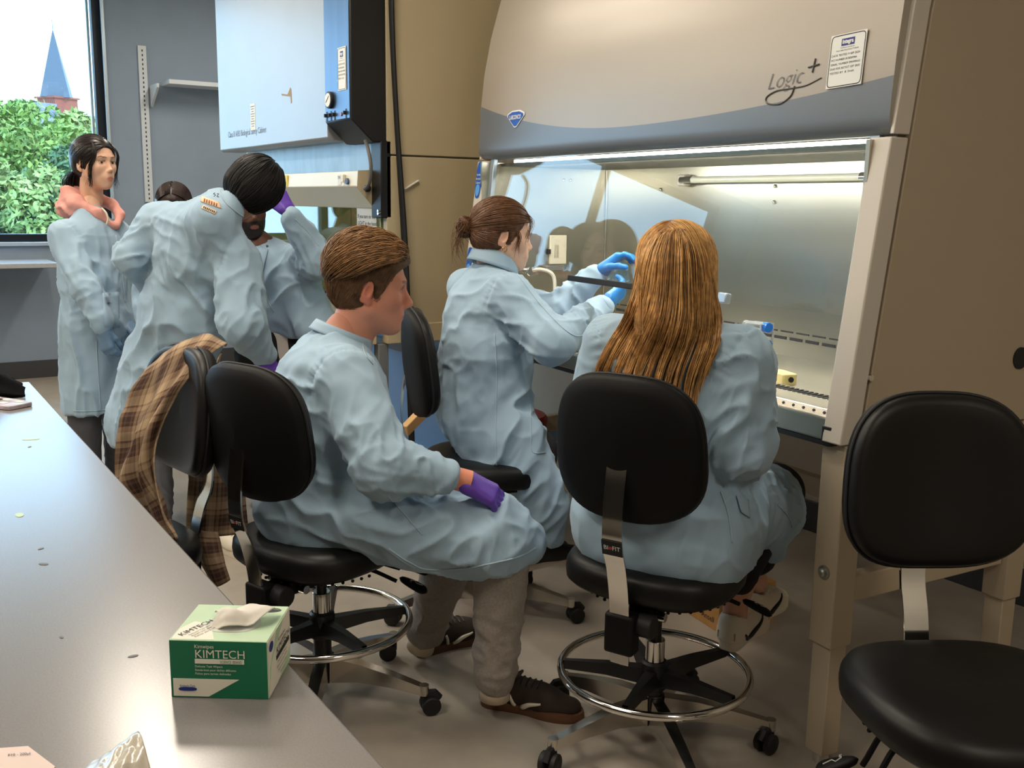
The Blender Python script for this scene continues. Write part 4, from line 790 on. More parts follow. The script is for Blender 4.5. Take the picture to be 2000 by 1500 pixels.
def hit(tree, x, y, lift=.002):
    """first surface met by the sight line through pixel x, y"""
    d = unit(P(x, y, 1.) - CP); h = tree.ray_cast(Vector(CP), Vector(d))
    if h[0] is None: return None
    n = np.array(h[1]); n = n if n @ d < 0 else -n; return np.array(h[0]) + n * lift
def seam_line(name, tree, pts, material, parent, base, r=.0016, m=40):
    q = crom(np.array(pts, float), m); w = [hit(tree, x, y, r * .6) for x, y in q]; w = [p for p in w if p is not None]
    if len(w) > 3: return MB().tube(np.array(w) - base, r, 5).build(name, material, parent, angle=None)
def decal(name, tree, poly, material, parent, base, lift=.002, m=8):
    """flat patch laid onto a garment: poly = four pixel corners"""
    a, b, c, d = [np.array(p, float) for p in poly]; G = []
    for i in range(m):
        row = []
        for j in range(m):
            u, v = i / (m - 1), j / (m - 1); p = hit(tree, *((a * (1 - v) + b * v) * (1 - u) + (d * (1 - v) + c * v) * u), lift); row.append(p)
        G.append(row)
    if any(p is None for r in G for p in r): return None
    return MB().grid(np.array(G) - base).build(name, material, parent, angle=None, solid=.0015)
def strands(name, paths, r, material, parent, base, taper=.25, sides=3):
    """many fine hair tubes in one mesh: paths (N, K, 3)"""
    Pn = np.asarray(paths, float); N, K = Pn.shape[:2]; tg = np.gradient(Pn, axis=1); tg /= np.linalg.norm(tg, axis=2)[..., None] + 1e-12
    ref = unit(RNG.normal(size=3)); a = np.cross(tg, ref); a /= np.linalg.norm(a, axis=2)[..., None] + 1e-9; b = np.cross(tg, a)
    rr = (np.asarray(r).reshape(-1, 1) if np.ndim(r) else np.full((N, 1), r)) * np.interp(np.linspace(0, 1, K), [0, .1, .6, 1], [.6, 1, .9, taper])[None]
    an = np.arange(sides) / sides * 2 * PI; V = Pn[:, :, None] + rr[..., None, None] * (np.cos(an)[:, None] * a[:, :, None] + np.sin(an)[:, None] * b[:, :, None])
    ii = np.arange(N * K * sides).reshape(N, K, sides); Q = np.stack([ii[:, :-1], np.roll(ii, -1, 2)[:, :-1], np.roll(ii, -1, 2)[:, 1:], ii[:, 1:]], -1).reshape(-1, 4)
    o = fast_mesh(name, V.reshape(-1, 3), Q, material, parent, base=base); o['kind'] = 'stuff'; return o
# ---------------------------------------------------------------- heads
class Head:
    """x forward, y to the figure's left, z up; origin between the ears"""
    def __init__(s, o, fwd, up=(0, 0, 1), sc=1.): s.o = np.asarray(o, float); f = unit(fwd); l = unit(np.cross(up, f)); u = np.cross(f, l); s.R = np.stack([f, l, u], 1); s.sc = sc
    def w(s, p): return s.o + s.sc * (np.asarray(p, float) @ s.R.T)
    def l(s, p): return (np.asarray(p, float) - s.o) @ s.R / s.sc
def head_sdf(female=False, ears=True):
    S = SDF(); j = .92 if female else 1.
    S.ell((-.014, 0, .045), (.098, .077, .084), k=.01).ell((.030, 0, -.002), (.064, .066, .098), k=.03).ell((.040, 0, -.054 if female else -.058), (.050, .043 if female else .047, .050 if female else .056), k=.03)
    for q in (-1, 1):
        S.cone((.004, q * (.046 if female else .054), -.044 if female else -.050), (.062, q * (.013 if female else .020), -.088 if female else -.094), .020 if female else .022, .015 if female else .018, k=.03).ell((.052, q * .043, -.014), (.030, .022, .024), k=.025)
        S.cone((.084 if female else .086, q * .012, .033), (.073, q * .046, .031), .0085 if female else .012, k=.016)
        S.ell((.094, q * .031, .012), (.016, .018, .012), k=.012, op='sub')
        S.ell((.072, q * .031, .012), (.0165, .0175, .0150), k=.003)
        S.ell((.098, q * .0085, -.0300), (.009, .0065, .006), k=.006) if female else S.ell((.103, q * .0105, -.0335), (.011, .008, .0075), k=.007)
    S.ell((.073, 0, -.092), (.021, .018, .016), k=.02) if female else S.ell((.074, 0, -.098), (.024, .024, .019), k=.02)
    if female: S.cone((.087, 0, .016), (.1045, 0, -.021), .0052, .0080, k=.014).ell((.106, 0, -.024), (.0085, .0078, .0072), k=.006)
    else: S.cone((.088, 0, .022), (.115, 0, -.024), .0065, .0105, k=.014).ell((.113, 0, -.027), (.010, .0095, .009), k=.006)
    S.ell((.086, 0, -.058), (.014, .026, .020), k=.02).ell((.0935 if female else .0955, 0, -.0592), (.0085, .0205, .0048), k=.005).ell((.0922 if female else .0945, 0, -.0700), (.0085, .0175, .0056), k=.005).cone((.105, .020, -.0648), (.105, -.020, -.0648), .0022, k=.003, op='sub')
    if ears:
        for q in (-1, 1):
            t = .30; R = np.array([[math.cos(t), 0, math.sin(t)], [0, 1, 0], [-math.sin(t), 0, math.cos(t)]]); R2 = np.array([[math.cos(q * .35), -math.sin(q * .35), 0], [math.sin(q * .35), math.cos(q * .35), 0], [0, 0, 1]])
            S.ell((-.014, q * .079, .002), (.019, .0075, .032), R2 @ R, k=.006).ell((-.008, q * .088, .004), (.009, .0075, .018), R2 @ R, k=.004, op='sub').ell((-.006, q * .077, -.026), (.009, .006, .010), k=.006)
    S.cone((-.022, 0, -.03), (-.040, 0, -.16), .050 if female else .057, .054 if female else .064, k=.03)
    return S
HEADS = {}
def head_mesh(female, h=.0029):
    if (female, h) not in HEADS: HEADS[(female, h)] = head_sdf(female).mesh(h, 1)
    return HEADS[(female, h)]
def head_cols(v, skin, lip, brow, flush=.0, beard=None, female=False):
    c = np.tile(np.array(skin[:3]), (len(v), 1)); x, y, z = v.T
    def mixin(m, col): c[:] = c * (1 - m[:, None]) + np.array(col[:3]) * m[:, None]
    if flush:
        m = np.exp(-(((v - A(.06, 0, -.02)) / A(.04, .06, .03)) ** 2).sum(1)) + np.exp(-((np.abs(y) - .08) / .014) ** 2) * (np.abs(x + .01) < .03) * (np.abs(z) < .04); mixin(np.clip(m, 0, 1) * flush, np.array(skin[:3]) * A(1.05, .62, .58))
    mixin(np.clip(1.6 - 1.5 * ((y / (.0205 if female else .0235)) ** 2 + ((z + .0648) / .0125) ** 2), 0, 1) * (x > .080) * .8, lip)
    mixin(((np.abs(np.abs(y) - .031) < .020) & (np.abs(z - .0355 - .06 * (np.abs(y) - .03) + 6. * (np.abs(y) - .034) ** 2) < (.0028 if female else .0042)) & (x > .06)) * .8, brow)
    mixin(((np.abs(np.abs(y) - .031) < .0165) & (np.abs(z - .0165) < .0022) & (x > .07)) * .75, np.array(brow[:3]) * .6)
    if beard is not None:
        m = ((z < -.040) & (x > -.005) & (z > -.125)) | ((np.abs(y) > .05) & (z < -.005) & (x > .0) & (x < .05)); m &= ~(((y / .021) ** 2 + ((z + .0648) / .0095) ** 2 < 1) & (x > .08)); mixin(m * .93, beard)
    return c
M_skin = attr_mat('skin', .48, .12, bump=(260, .10, .0006)); M_eyew = mat('eye_white', lin(232, 228, 224), .15, coat=.4, noise=(20, .02)); M_iris = mat('eye_dark', lin(38, 26, 20), .12, coat=.5, noise=(20, .05))
def make_body(parent, base, H, female, parts, skin, lip, brow, flush=0., beard=None, h=.011, hh=.0029, extra=None, look=0.):
    """one mesh: head, neck, trunk and limbs; extra = list of (V, Q) of bare skin at finer size"""
    V, Q = head_mesh(female, hh); cols = [head_cols(V, skin, lip, brow, flush, beard, female)]; Vs = [H.w(V)]; Qs = [Q]; n = len(V)
    for VV, QQ in [parts.mesh(h, 1)] + list(extra or []): Vs.append(VV); Qs.append(QQ + n); n += len(VV); cols.append(np.tile(np.array(skin[:3]), (len(VV), 1)))
    b = fast_mesh('body', np.concatenate(Vs), np.concatenate(Qs), M_skin, parent, col=np.concatenate(cols), base=base)
    for q in (-1, 1):
        c = A(.0752, q * .031, .0105); G = [[H.w(c + A(.0135 * math.cos(f_), .0142 * math.sin(f_) * math.cos(a), .0098 * math.sin(f_) * math.sin(a))) - base for a in np.linspace(0, 2 * PI, 17)] for f_ in np.linspace(.01, 1.7, 9)]
        e = MB().grid(G).build('eye', M_eyew, b, angle=None)
        G = [[H.w(c + A(.0139 * math.cos(f_), .0142 * math.sin(f_) * math.cos(a) + look * .004, .0105 * math.sin(f_) * math.sin(a))) - base for a in np.linspace(0, 2 * PI, 15)] for f_ in np.linspace(.01, .58, 4)]
        MB().grid(G).build('iris', M_iris, e, angle=None)
    return b
SC_C, SC_R = A(-.014, 0, .045), A(.098, .077, .084)      # skull
NAPE = (A(-.030, 0, .0), A(.078, .070, .075)); SKULL = (SC_C, SC_R)
def scalp(p, lift, surf=SKULL):
    """push points (in head space) onto the skull at a given height above it"""
    q = p - surf[0]; k = np.sqrt(((q / (surf[1] + lift)) ** 2).sum(-1, keepdims=True)); return surf[0] + q / (k + 1e-9)
def flow(starts, dirf, steps, step, lift, surf=SKULL):
    """strands combed over the skull; lift(t) is the height above it"""
    p = scalp(np.asarray(starts, float), lift(0.), surf); out = [p]
    for i in range(1, steps):
        d = dirf(p); n = (p - surf[0]) / surf[1] ** 2; n /= np.linalg.norm(n, axis=1)[:, None]; d = d - (d * n).sum(1)[:, None] * n; d /= np.linalg.norm(d, axis=1)[:, None] + 1e-9
        p = scalp(p + d * step, lift(i / (steps - 1)), surf); out.append(p)
    return np.stack(out, 1)
def sphere_pts(n, cond, surf=SKULL):
    out = []
    while len(out) < n:
        q = RNG.normal(size=(n * 4, 3)); q /= np.linalg.norm(q, axis=1)[:, None]; p = surf[0] + q * surf[1]; out += list(p[cond(p)])
    return np.array(out[:n])
def comb(V, Q, n, cond, dirf, steps, step, lift):
    """strands that follow a hair cap's own surface (head space)"""
    tr = bvh(V, Q); N = vnormals(V, Q); ok = np.nonzero(cond(V))[0]; ii = RNG.choice(ok, n); p = V[ii].copy(); nr = N[ii].copy(); out = [p + nr * lift(0.)]
    for i in range(1, steps):
        d = dirf(p); d = d - (d * nr).sum(1)[:, None] * nr; d /= np.linalg.norm(d, axis=1)[:, None] + 1e-9; p = p + d * step
        for k in range(n):
            q = tr.find_nearest(Vector(p[k])); p[k] = q[0]; nr[k] = q[1]
        out.append(p + nr * lift(i / (steps - 1)))
    return np.stack(out, 1) + RNG.normal(size=(n, 1, 3)) * .0006
def hair_mat(name, c1, rough=.42):
    m = mat(name, lin(*c1), rough, noise=(60, .35), spec=.45); return m
# ---------------------------------------------------------------- hands
def hand_sdf(wr, d, n, thumb, curl=(.35, .4, .45, .5), spread=.12, thumb_curl=.3, thumb_out=.7, sc=1., fat=1.):
    """wr wrist, d towards the knuckles, n out of the back of the hand, thumb = +1/-1 side of the thumb along n x d"""
    d = unit(d); n = unit(n - d * (np.asarray(n) @ d)); s_ = np.cross(n, d) * thumb; S = SDF(); wr = np.asarray(wr, float); m = lambda a, b, c: wr + sc * (d * a + s_ * b + n * c)
    S.cone(m(-.03, 0, 0), m(.01, 0, 0), .026 * fat, .027 * fat, k=.01, flat=n, ratio=.75)
    for y in (-.026, -.009, .009, .026): S.cone(m(.012, y * .7, 0), m(.088, y, .002), .0165 * fat, .0125 * fat, k=.014)
    for i, (y, L) in enumerate(((.027, .072), (.0095, .080), (-.009, .074), (-.0265, .058))):
        a = (y / .03) * spread; dd = unit(d * math.cos(a) + s_ * math.sin(a)); p = m(.085, y, .002); th = 0.; r = .0098 * fat * sc
        for k, q in enumerate((.44, .31, .25)):
            th += curl[i] * (.75, 1.1, .8)[k]; e = p + sc * L * q * (dd * math.cos(th) - n * math.sin(th)); S.cone(p, e, r, r * .92, k=.004); p = e; r *= .93
    p = m(.018, .026, -.006); a = thumb_out; dd = unit(d * math.cos(a) + s_ * math.sin(a) - n * .35); th = 0.; r = .0128 * fat * sc
    for k, L in enumerate((.042, .034, .027)):
        th += thumb_curl * (.2, .8, 1.)[k]; q = unit(dd * math.cos(th) - (s_ * .8 + n * .5) * math.sin(th)); e = p + sc * L * q; S.cone(p, e, r, r * .88, k=.007); p = e; r *= .9
    return S
# ---------------------------------------------------------------- footwear
def shoe(parent, base, heel, toe_dir, L=.285, upper=None, sole=None, tongue=None, tilt=0., mark=None, side=1, laces=None, sole_h=.026):
    """heel = centre of the heel on the ground; toe_dir = where it points"""
    x = unit(A(toe_dir[0], toe_dir[1], 0)); x = unit(x * math.cos(tilt) - A(0, 0, 1) * math.sin(tilt)); y = unit(np.cross(A(0, 0, 1), x)); z = np.cross(x, y); o = np.asarray(heel, float); m = lambda a, b, c: o + x * a * L + y * b * L + z * c * L
    ol = [(-.02, 0), (-.005, .085), (.08, .115), (.30, .105), (.50, .125), (.70, .165), (.85, .155), (.95, .10), (1., .02), (.99, -.06), (.92, -.13), (.78, -.165), (.62, -.155), (.45, -.115), (.25, -.11), (.06, -.112), (-.01, -.07)]
    ol = crom(ol + ol[:1], 60)[:-1]; G = [[m(p[0] * s_ + (1 - s_) * .48, p[1] * s_, c) for p in np.vstack([ol, ol[:1]])] for s_, c in ((0, .0), (.96, .0), (1, .015), (1., sole_h / L * .7), (.985, sole_h / L), (.9, sole_h / L + .004), (0, sole_h / L + .01))]
    sh = empty('shoe'); sh.parent = parent
    MB().grid(np.array(G) - base).build('sole', sole, sh, angle=50)
    S = SDF(); b = sole_h
    S.cone(m(.10, 0, .13), m(.10, 0, .33), .034, .035, k=.02).cone(m(.12, 0, .17), m(.62, 0, .15), .034, .040, k=.03, flat=z, ratio=.9).cone(m(.60, -.0, .13), m(.86, -.005, .11), .044, .034, k=.03, flat=z, ratio=.8).cone(m(.20, 0, .26), m(.52, 0, .19), .031, .028, k=.03)
    S.cut(m(0, 0, b / L * .8), -z, .004).cone(m(.11, 0, .36), m(.16, 0, .48), .024, .032, k=.008, op='sub')
    V, Q = S.mesh(.0055, 1); fast_mesh('upper', V, Q, upper, sh, base=base); t = bvh(V, Q)
    if tongue: MB().box(m(.31, 0, .32) - base, (.05, .045, .008), np.stack([unit(x - z * .0 - x * .3 + z * .5), y, np.cross(unit(x * .7 + z * .5), y)], 1)).build('tongue', tongue, sh, bevel=.003)
    if laces:
        for i in range(5):
            pts = []
            for v in np.linspace(-.085, .085, 7):
                h = t.ray_cast(Vector(m(.34 + i * .055, v, .6)), Vector(-z)); 
                if h[0] is not None: pts.append(np.array(h[0]) + z * .002)
            if len(pts) > 3: MB().tube(np.array(pts) - base, .0024, 5).build('lace', laces, sh)
    if mark:
        mm, pts, r = mark; w = []
        for a, c in crom(np.array(pts, float), 26):
            h = t.ray_cast(Vector(m(a, side * .5, c)), Vector(-y * side))
            if h[0] is not None: w.append(np.array(h[0]) + y * side * .001)
        if len(w) > 3: MB().tube(np.array(w) - base, np.interp(np.linspace(0, 1, len(w)), [0, .5, 1], r), 6).build('side_stripe', mm, sh)
    return sh
def collar(parent, base, c, up, fwd, rx, ry, h, material, gap=.35, flare=.012, name='collar', dz=.0):
    up = unit(up); f = unit(fwd - up * (np.asarray(fwd) @ up)); l = np.cross(up, f); an = np.linspace(gap, 2 * PI - gap, 40); G = []
    for t, k in ((0, 1.), (.5, .97), (1., 1.), (1.06, 1.05), (.7, 1.10), (.15, 1.16), (-.1, 1.2)):
        G.append([c + up * (h * t + dz * math.cos(a)) + (f * math.cos(a) * rx + l * math.sin(a) * ry) * (k + flare * t) for a in an])
    return MB().grid(np.array(G) - base).build(name, material, parent, angle=None, solid=.003)

# ================================================================ the people
M_coat = mat('lab_coat_cloth', lin(154, 180, 200), .82, noise=(5, .05), bump=(420, .25, .0007), sheen=.15)
M_coatseam = mat('lab_coat_seam', lin(170, 190, 204), .85, bump=(300, .3, .001)); M_snap = mat('snap_metal', lin(120, 130, 140), .35, .8, noise=(20, .05))
M_purple = mat('purple_nitrile', lin(98, 62, 172), .42, bump=(140, .25, .001)); M_blueg = mat('blue_nitrile', lin(38, 128, 205), .40, bump=(140, .25, .001)); M_greyblue = mat('slate_blue_nitrile', lin(98, 128, 158), .45, bump=(140, .25, .001))
M_heather = mat('heather_grey_fleece', lin(150, 142, 134), .95, noise=(160, .12), bump=(300, .3, .001)); M_blackp = mat('black_trousers', lin(20, 20, 23), .85, bump=(200, .15, .001)); M_greyp = mat('charcoal_trousers', lin(74, 74, 78), .9, noise=(60, .06), bump=(200, .2, .001))
M_sock = mat('ribbed_sock', lin(206, 190, 166), .9, bump=(200, .3, .001)); M_suede = mat('dark_brown_suede', lin(48, 36, 30), .9, noise=(40, .1), bump=(200, .15, .001)); M_gum = mat('gum_sole', lin(96, 62, 40), .6, bump=(120, .1, .001)); M_off = mat('off_white_leather', lin(222, 212, 194), .5, bump=(120, .05, .001)); M_dkstripe = mat('black_leather', lin(24, 24, 26), .5, bump=(120, .05, .001))
M_pink = mat('pink_fleece', lin(222, 158, 146), .92, noise=(40, .05), bump=(220, .3, .001)); M_shirt = mat('white_knit', lin(216, 208, 200), .9, bump=(200, .2, .001)); M_cordw = mat('cream_cord', lin(222, 212, 190), .8, bump=(120, .2, .001))
Zv = A(0, 0, 1)
def side_of(f): return unit(np.cross(f, Zv))
def limb(S, pts, rs, k=.02):
    for (a, b), (ra, rb) in zip(zip(pts[:-1], pts[1:]), zip(rs[:-1], rs[1:])): S.cone(a, b, ra, rb, k=k)
    return S
def body_parts(J, fwd, f=1.):
    S = SDF(); mid = (J['pel'] + J['sc']) / 2
    S.cone(J['pel'], mid, .135 * f, .125 * f, k=.05, flat=fwd, ratio=.72).cone(mid, J['sc'] - unit(J['sc'] - J['pel']) * .06, .125 * f, .15 * f, k=.05, flat=fwd, ratio=.66).cone(J['shR'], J['shL'], .05, .05, k=.05).cone(J['sc'], J['nk'], .06, .05 * f, k=.04)
    for q in 'RL':
        limb(S, [J['sh' + q], J['el' + q], J['wr' + q]], [.048 * f, .038 * f, .027 * f]); limb(S, [J['hip' + q], J['kn' + q], J['an' + q]], [.082 * f, .055 * f, .036 * f])
    return S
def sleeve(S, a, b, c, r=(.078, .066, .046), k=.03): S.cone(a, b, r[0], r[1], k=k).cone(b, c, r[1], r[2], k=.022); return S
def torso(S, pel, sc, shR, shL, fwd, w=(.19, .175, .19), rt=(.74, .70, .68), k=.05):
    u = unit(sc - pel); m = pel + (sc - pel) * .5
    S.cone(pel, m, w[0], w[1], k=k, flat=fwd, ratio=rt[0]).cone(m, sc - u * .11, w[1], w[2], k=k, flat=fwd, ratio=rt[1]).cone(shR, shL, .062, .062, k=.06)
    S.cone(sc - u * .08, sc + u * .03, .13, .075, k=.05, flat=fwd, ratio=.75); return S
def trousers(parent, base, J, material, r=(.085, .078, .055), h=.009, noise=.004, cuff=True, amp=.006):
    S = SDF()
    for q in 'RL': limb(S, [J['hip' + q], J['kn' + q], J['an' + q]], r, .03); 
    for q in 'RL':
        if cuff: u = unit(J['an' + q] - J['kn' + q]); S.cone(J['an' + q] - u * .03, J['an' + q] - u * .005, r[2] * .88, r[2] * .84, k=.012)
    V, Q = S.mesh(h, 1); f = [(J['an' + q] + (J['kn' + q] - J['an' + q]) * .2, .13, unit(np.cross(J['kn' + q] - J['an' + q], RDIR + .3 * FDIR)), .035, amp) for q in 'RL']
    V = drape(V, Q, f, noise=noise, seed=3.); fast_mesh('trousers', V, Q, material, parent, base=base); return V, Q
def glove(parent, base, S, material, h=.0032, cuff=None, name='glove'):
    V, Q = S.mesh(h, 1); V = drape(V, Q, noise=.0009, seed=1.); fast_mesh(name, V, Q, material, parent, base=base)
def cuff_ring(parent, base, wr, d, r, material, L=.02, nm='sleeve_cuff'):
    d = unit(d); MB().lathe([(r * .96, -L), (r, -L * .6), (r * 1.02, -L * .2), (r * .97, 0), (r * .8, .001)], np.asarray(wr) - base, 24, d).build(nm, material, parent, angle=None)
def cap(parent, base, H, material, thick=.010, extra=None, face=((.080, 0, -.025), (.078, .088, .108)), nape=-.055, h=.0042, noise=.0015, ears=True, back=0.):
    """close volume of hair round the skull, leaving the face free"""
    S = SDF(); S.ell(SC_C, SC_R + thick, k=.01).ell((-.030, 0, .0), (.078 + thick, .070 + thick, .075), k=.03)
    if extra: extra(S)
    S.ell(*face, k=.012, op='sub').cut((-.02, 0, nape), (.25, 0, -1), .015)
    if ears:
        for q in (-1, 1): S.ell((-.006, q * .088, -.012), (.026, .022, .040), k=.01, op='sub')
    V, Q = S.mesh(h, 1); V = drape(V, Q, noise=noise, seed=2.); o = fast_mesh('hair', H.w(V), Q, material, parent, base=base); return o, V, Q

# ---------------------------------------------------------------- 1: man seated in front, looking at the hood
def man_seated():
    fw = unit(RDIR * .92 + FDIR * .40); sd = side_of(fw)
    pel = P(648, 985, 2.86); sc = P(648, 708, 2.84); J = dict(pel=pel, sc=sc, nk=P(672, 640, 2.85), shR=sc + sd * .165 - Zv * .02, shL=sc - sd * .165 - Zv * .01, elR=P(750, 912, 2.58), wrR=P(882, 932, 2.61), elL=P(735, 890, 3.05), wrL=P(905, 962, 2.88),
        hipR=pel + sd * .09, hipL=pel - sd * .09, knR=P(982, 1068, 2.71), anR=P(968, 1318, 2.80), knL=P(892, 1052, 3.02), anL=P(832, 1232, 3.14))
    base = A(pel[0], pel[1], 0); t = empty('person', base, 0, 'man in a pale blue lab coat and grey sweatpants seated on a stool', 'person')
    H = Head(P(722, 566, 2.86), RDIR * .97 + FDIR * .20 - Zv * .12, Zv + RDIR * .08, 1.02)
    sk = lin(214, 150, 126)
    make_body(t, base, H, False, body_parts(J, fw), sk, lin(176, 104, 92), lin(120, 82, 56), flush=.5, hh=.0027)
    # coat: trunk, sleeves, skirt over the thighs with its near flap
    S = SDF(); torso(S, pel + Zv * .02, sc, J['shR'], J['shL'], fw, (.185, .180, .195), (.86, .82, .76)); sleeve(S, J['shR'], J['elR'], J['wrR'] - unit(J['wrR'] - J['elR']) * .02, (.086, .078, .046)); sleeve(S, J['shL'], J['elL'], J['wrL'], (.080, .07, .046))
    S.cone(J['hipR'] + Zv * .0, P(955, 1048, 2.71), .125, .112, k=.06).cone(J['hipL'], P(880, 1045, 3.0), .125, .10, k=.06).cone(P(800, 1010, 2.80), P(960, 1040, 2.84), .11, .10, k=.06)
    S.cone(P(965, 1045, 2.70), P(1025, 1060, 2.72), .098, .060, k=.05).cone(P(700, 1010, 2.66), P(960, 1070, 2.63), .06, .055, k=.05).cone(P(800, 1060, 2.66), P(990, 1080, 2.65), .055, .045, k=.05).cone(P(835, 1088, 2.70), P(985, 1085, 2.68), .035, .03, k=.04)
    S.cone(pel - fw * .10 + Zv * .0, pel - fw * .06 - Zv * .05, .12, .12, k=.06)
    V, Q = S.mesh(.0066, 2)
    fo = [(P(600, 790, 2.75), .16, sd * .3 + fw * .8 - Zv * .55, .055, .013), (P(735, 880, 2.6), .11, unit(J['shR'] - J['elR']) + fw * .8, .04, .010), (P(820, 930, 2.62), .12, unit(np.cross(J['wrR'] - J['elR'], sd)) + fw * .5, .035, .009), (P(690, 960, 2.7), .18, fw - Zv * .25, .055, .012), (P(900, 1040, 2.65), .16, fw * .8 + Zv * .5, .06, .012), (P(960, 1070, 2.7), .12, Zv + fw * .4, .04, .008)]
    V = drape(V, Q, fo, [(J['shR'] + fw * .0, unit(J['elR'] - J['shR']) * .45 + sd * .9, .14)], .0045); fast_mesh('lab_coat', V, Q, M_coat, t, base=base); tr = bvh(V, Q)
    seam_line('seam', tr, [(707, 655), (712, 690), (728, 712)], M_coatseam, t, base); seam_line('seam', tr, [(757, 968), (790, 1005), (825, 1045)], M_coatseam, t, base); seam_line('hem', tr, [(760, 1072), (800, 1098), (840, 1112), (930, 1106), (1010, 1088), (1046, 1070)], M_coatseam, t, base, .0022)
    collar(t, base, P(666, 662, 2.85), Zv * .9 + fw * .38, fw, .080, .072, .026, M_coat, gap=.55)
    cuff_ring(t, base, J['wrR'] - unit(J['wrR'] - J['elR']) * .0, J['wrR'] - J['elR'], .043, M_coat, .03)
    trousers(t, base, J, M_heather, (.08, .080, .058))
    for q in 'RL':
        u = unit(J['an' + q] - J['kn' + q]); MB().lathe([(.043, -.06), (.041, -.02), (.042, .02), (.044, .05)], J['an' + q] - base + u * .02, 20, u).build('sock', M_sock, t, angle=None)
    vmark = (M_off, [(.30, .20), (.37, .06), (.50, .14), (.62, .17)], [.004, .008, .003])
    hr = PZ(945, 1372, 0); hl = PZ(812, 1280, 0)
    shoe(t, base, hr, PZ(1096, 1398, 0) - hr, .30, M_suede, M_gum, M_suede, mark=vmark, side=-1, laces=M_dkstripe); shoe(t, base, hl, PZ(925, 1248, 0) - hl, .30, M_suede, M_gum, M_suede, mark=vmark, side=-1, laces=M_dkstripe)
    # gloved near hand resting on the lap, bare wrist
    d = unit(P(965, 955, 2.63) - J['wrR']); S = hand_sdf(J['wrR'] + d * .035, d - Zv * .25, Zv * .75 - FDIR * .5 + RDIR * .35, 1, (.42, .48, .55, .62), .10, .5, .55, .95, 1.08); glove(t, base, S, M_purple)
    MB().cyl(J['wrR'] - d * .03 - base, J['wrR'] + d * .05 - base, .030, .031, 18).build('wrist', mat('flushed_skin', lin(222, 140, 112), .5, bump=(200, .1, .001)), t)
    d = unit(P(985, 985, 2.86) - J['wrL']); glove(t, base, hand_sdf(J['wrL'] + d * .02, d, Zv, -1, (.6,) * 4, .1, .4, .6, 1.0, 1.1), M_purple)
    # swept-back light brown hair, clipped sides
    hm = hair_mat('light_brown_hair', (150, 112, 74), .45); hd = hair_mat('dark_brown_clipped_hair', (98, 72, 50), .6); hx = hair_mat('mid_brown_hair', (116, 84, 56), .5)
    def top(S): S.ell((.0, 0, .088), (.104, .072, .058), k=.03).ell((.050, 0, .090), (.034, .058, .028), k=.03)
    o_, cv, cq = cap(t, base, H, hd, .009, top, face=((.088, 0, -.030), (.080, .092, .113)), nape=-.058)
    def lf(u): return .014 + .030 * math.sin(PI * min(1, u * 1.0) ** .7)
    st = []
    n = 2000; y0 = RNG.uniform(-.072, .072, n); x0 = .080 - .25 * np.abs(y0) + RNG.uniform(-.11, .012, n); z0 = .095 + 0 * y0; s0 = np.stack([x0, y0, z0], 1)
    jit = RNG.normal(size=(n, 3)) * A(0, .14, .10)
    pth = flow(s0, lambda p: np.stack([-np.ones(len(p)), .30 * np.sign(p[:, 1]) * (np.abs(p[:, 1]) > .02) - .12, -.1 - 2.0 * np.abs(p[:, 1])], 1) + jit, 16, .0118 * RNG.uniform(.55, 1.25, (n, 1)), lf)
    pth += np.linspace(1, .3, 16)[None, :, None] * RNG.normal(size=(n, 1, 3)) * .0035 + vnoise(pth * 20)[..., None] * A(.001, .002, .003); strands('hair_strands', H.w(pth), RNG.uniform(.0008, .0016, n), hm, t, base)
    p3 = comb(cv, cq, 1700, lambda v: (v[:, 2] < .09) & (v[:, 0] < .06), lambda p: np.stack([-.55 + 0 * p[:, 0], 0 * p[:, 0], -1 + 0 * p[:, 0]], 1), 6, .006, lambda u: .0022 - .0012 * u); strands('short_strands', H.w(p3), .0009, hx, t, base)
    s1 = sphere_pts(700, lambda p: (p[:, 2] < .105) & (p[:, 0] < .03) & (p[:, 2] > -.02)); p1 = flow(s1, lambda p: np.stack([-.5 + 0 * p[:, 0], 0 * p[:, 0], -1 + 0 * p[:, 0]], 1), 8, .0085, lambda u: .019 - .007 * u); ok = ~((np.abs(p1[:, :, 0] + .008) < .026) & (p1[:, :, 2] < .028) & (p1[:, :, 2] > -.045)).any(1); strands('clipped_strands', H.w(p1[ok] + RNG.normal(size=(ok.sum(), 1, 3)) * .001), .0010, hx, t, base)
    return t
man_seated()

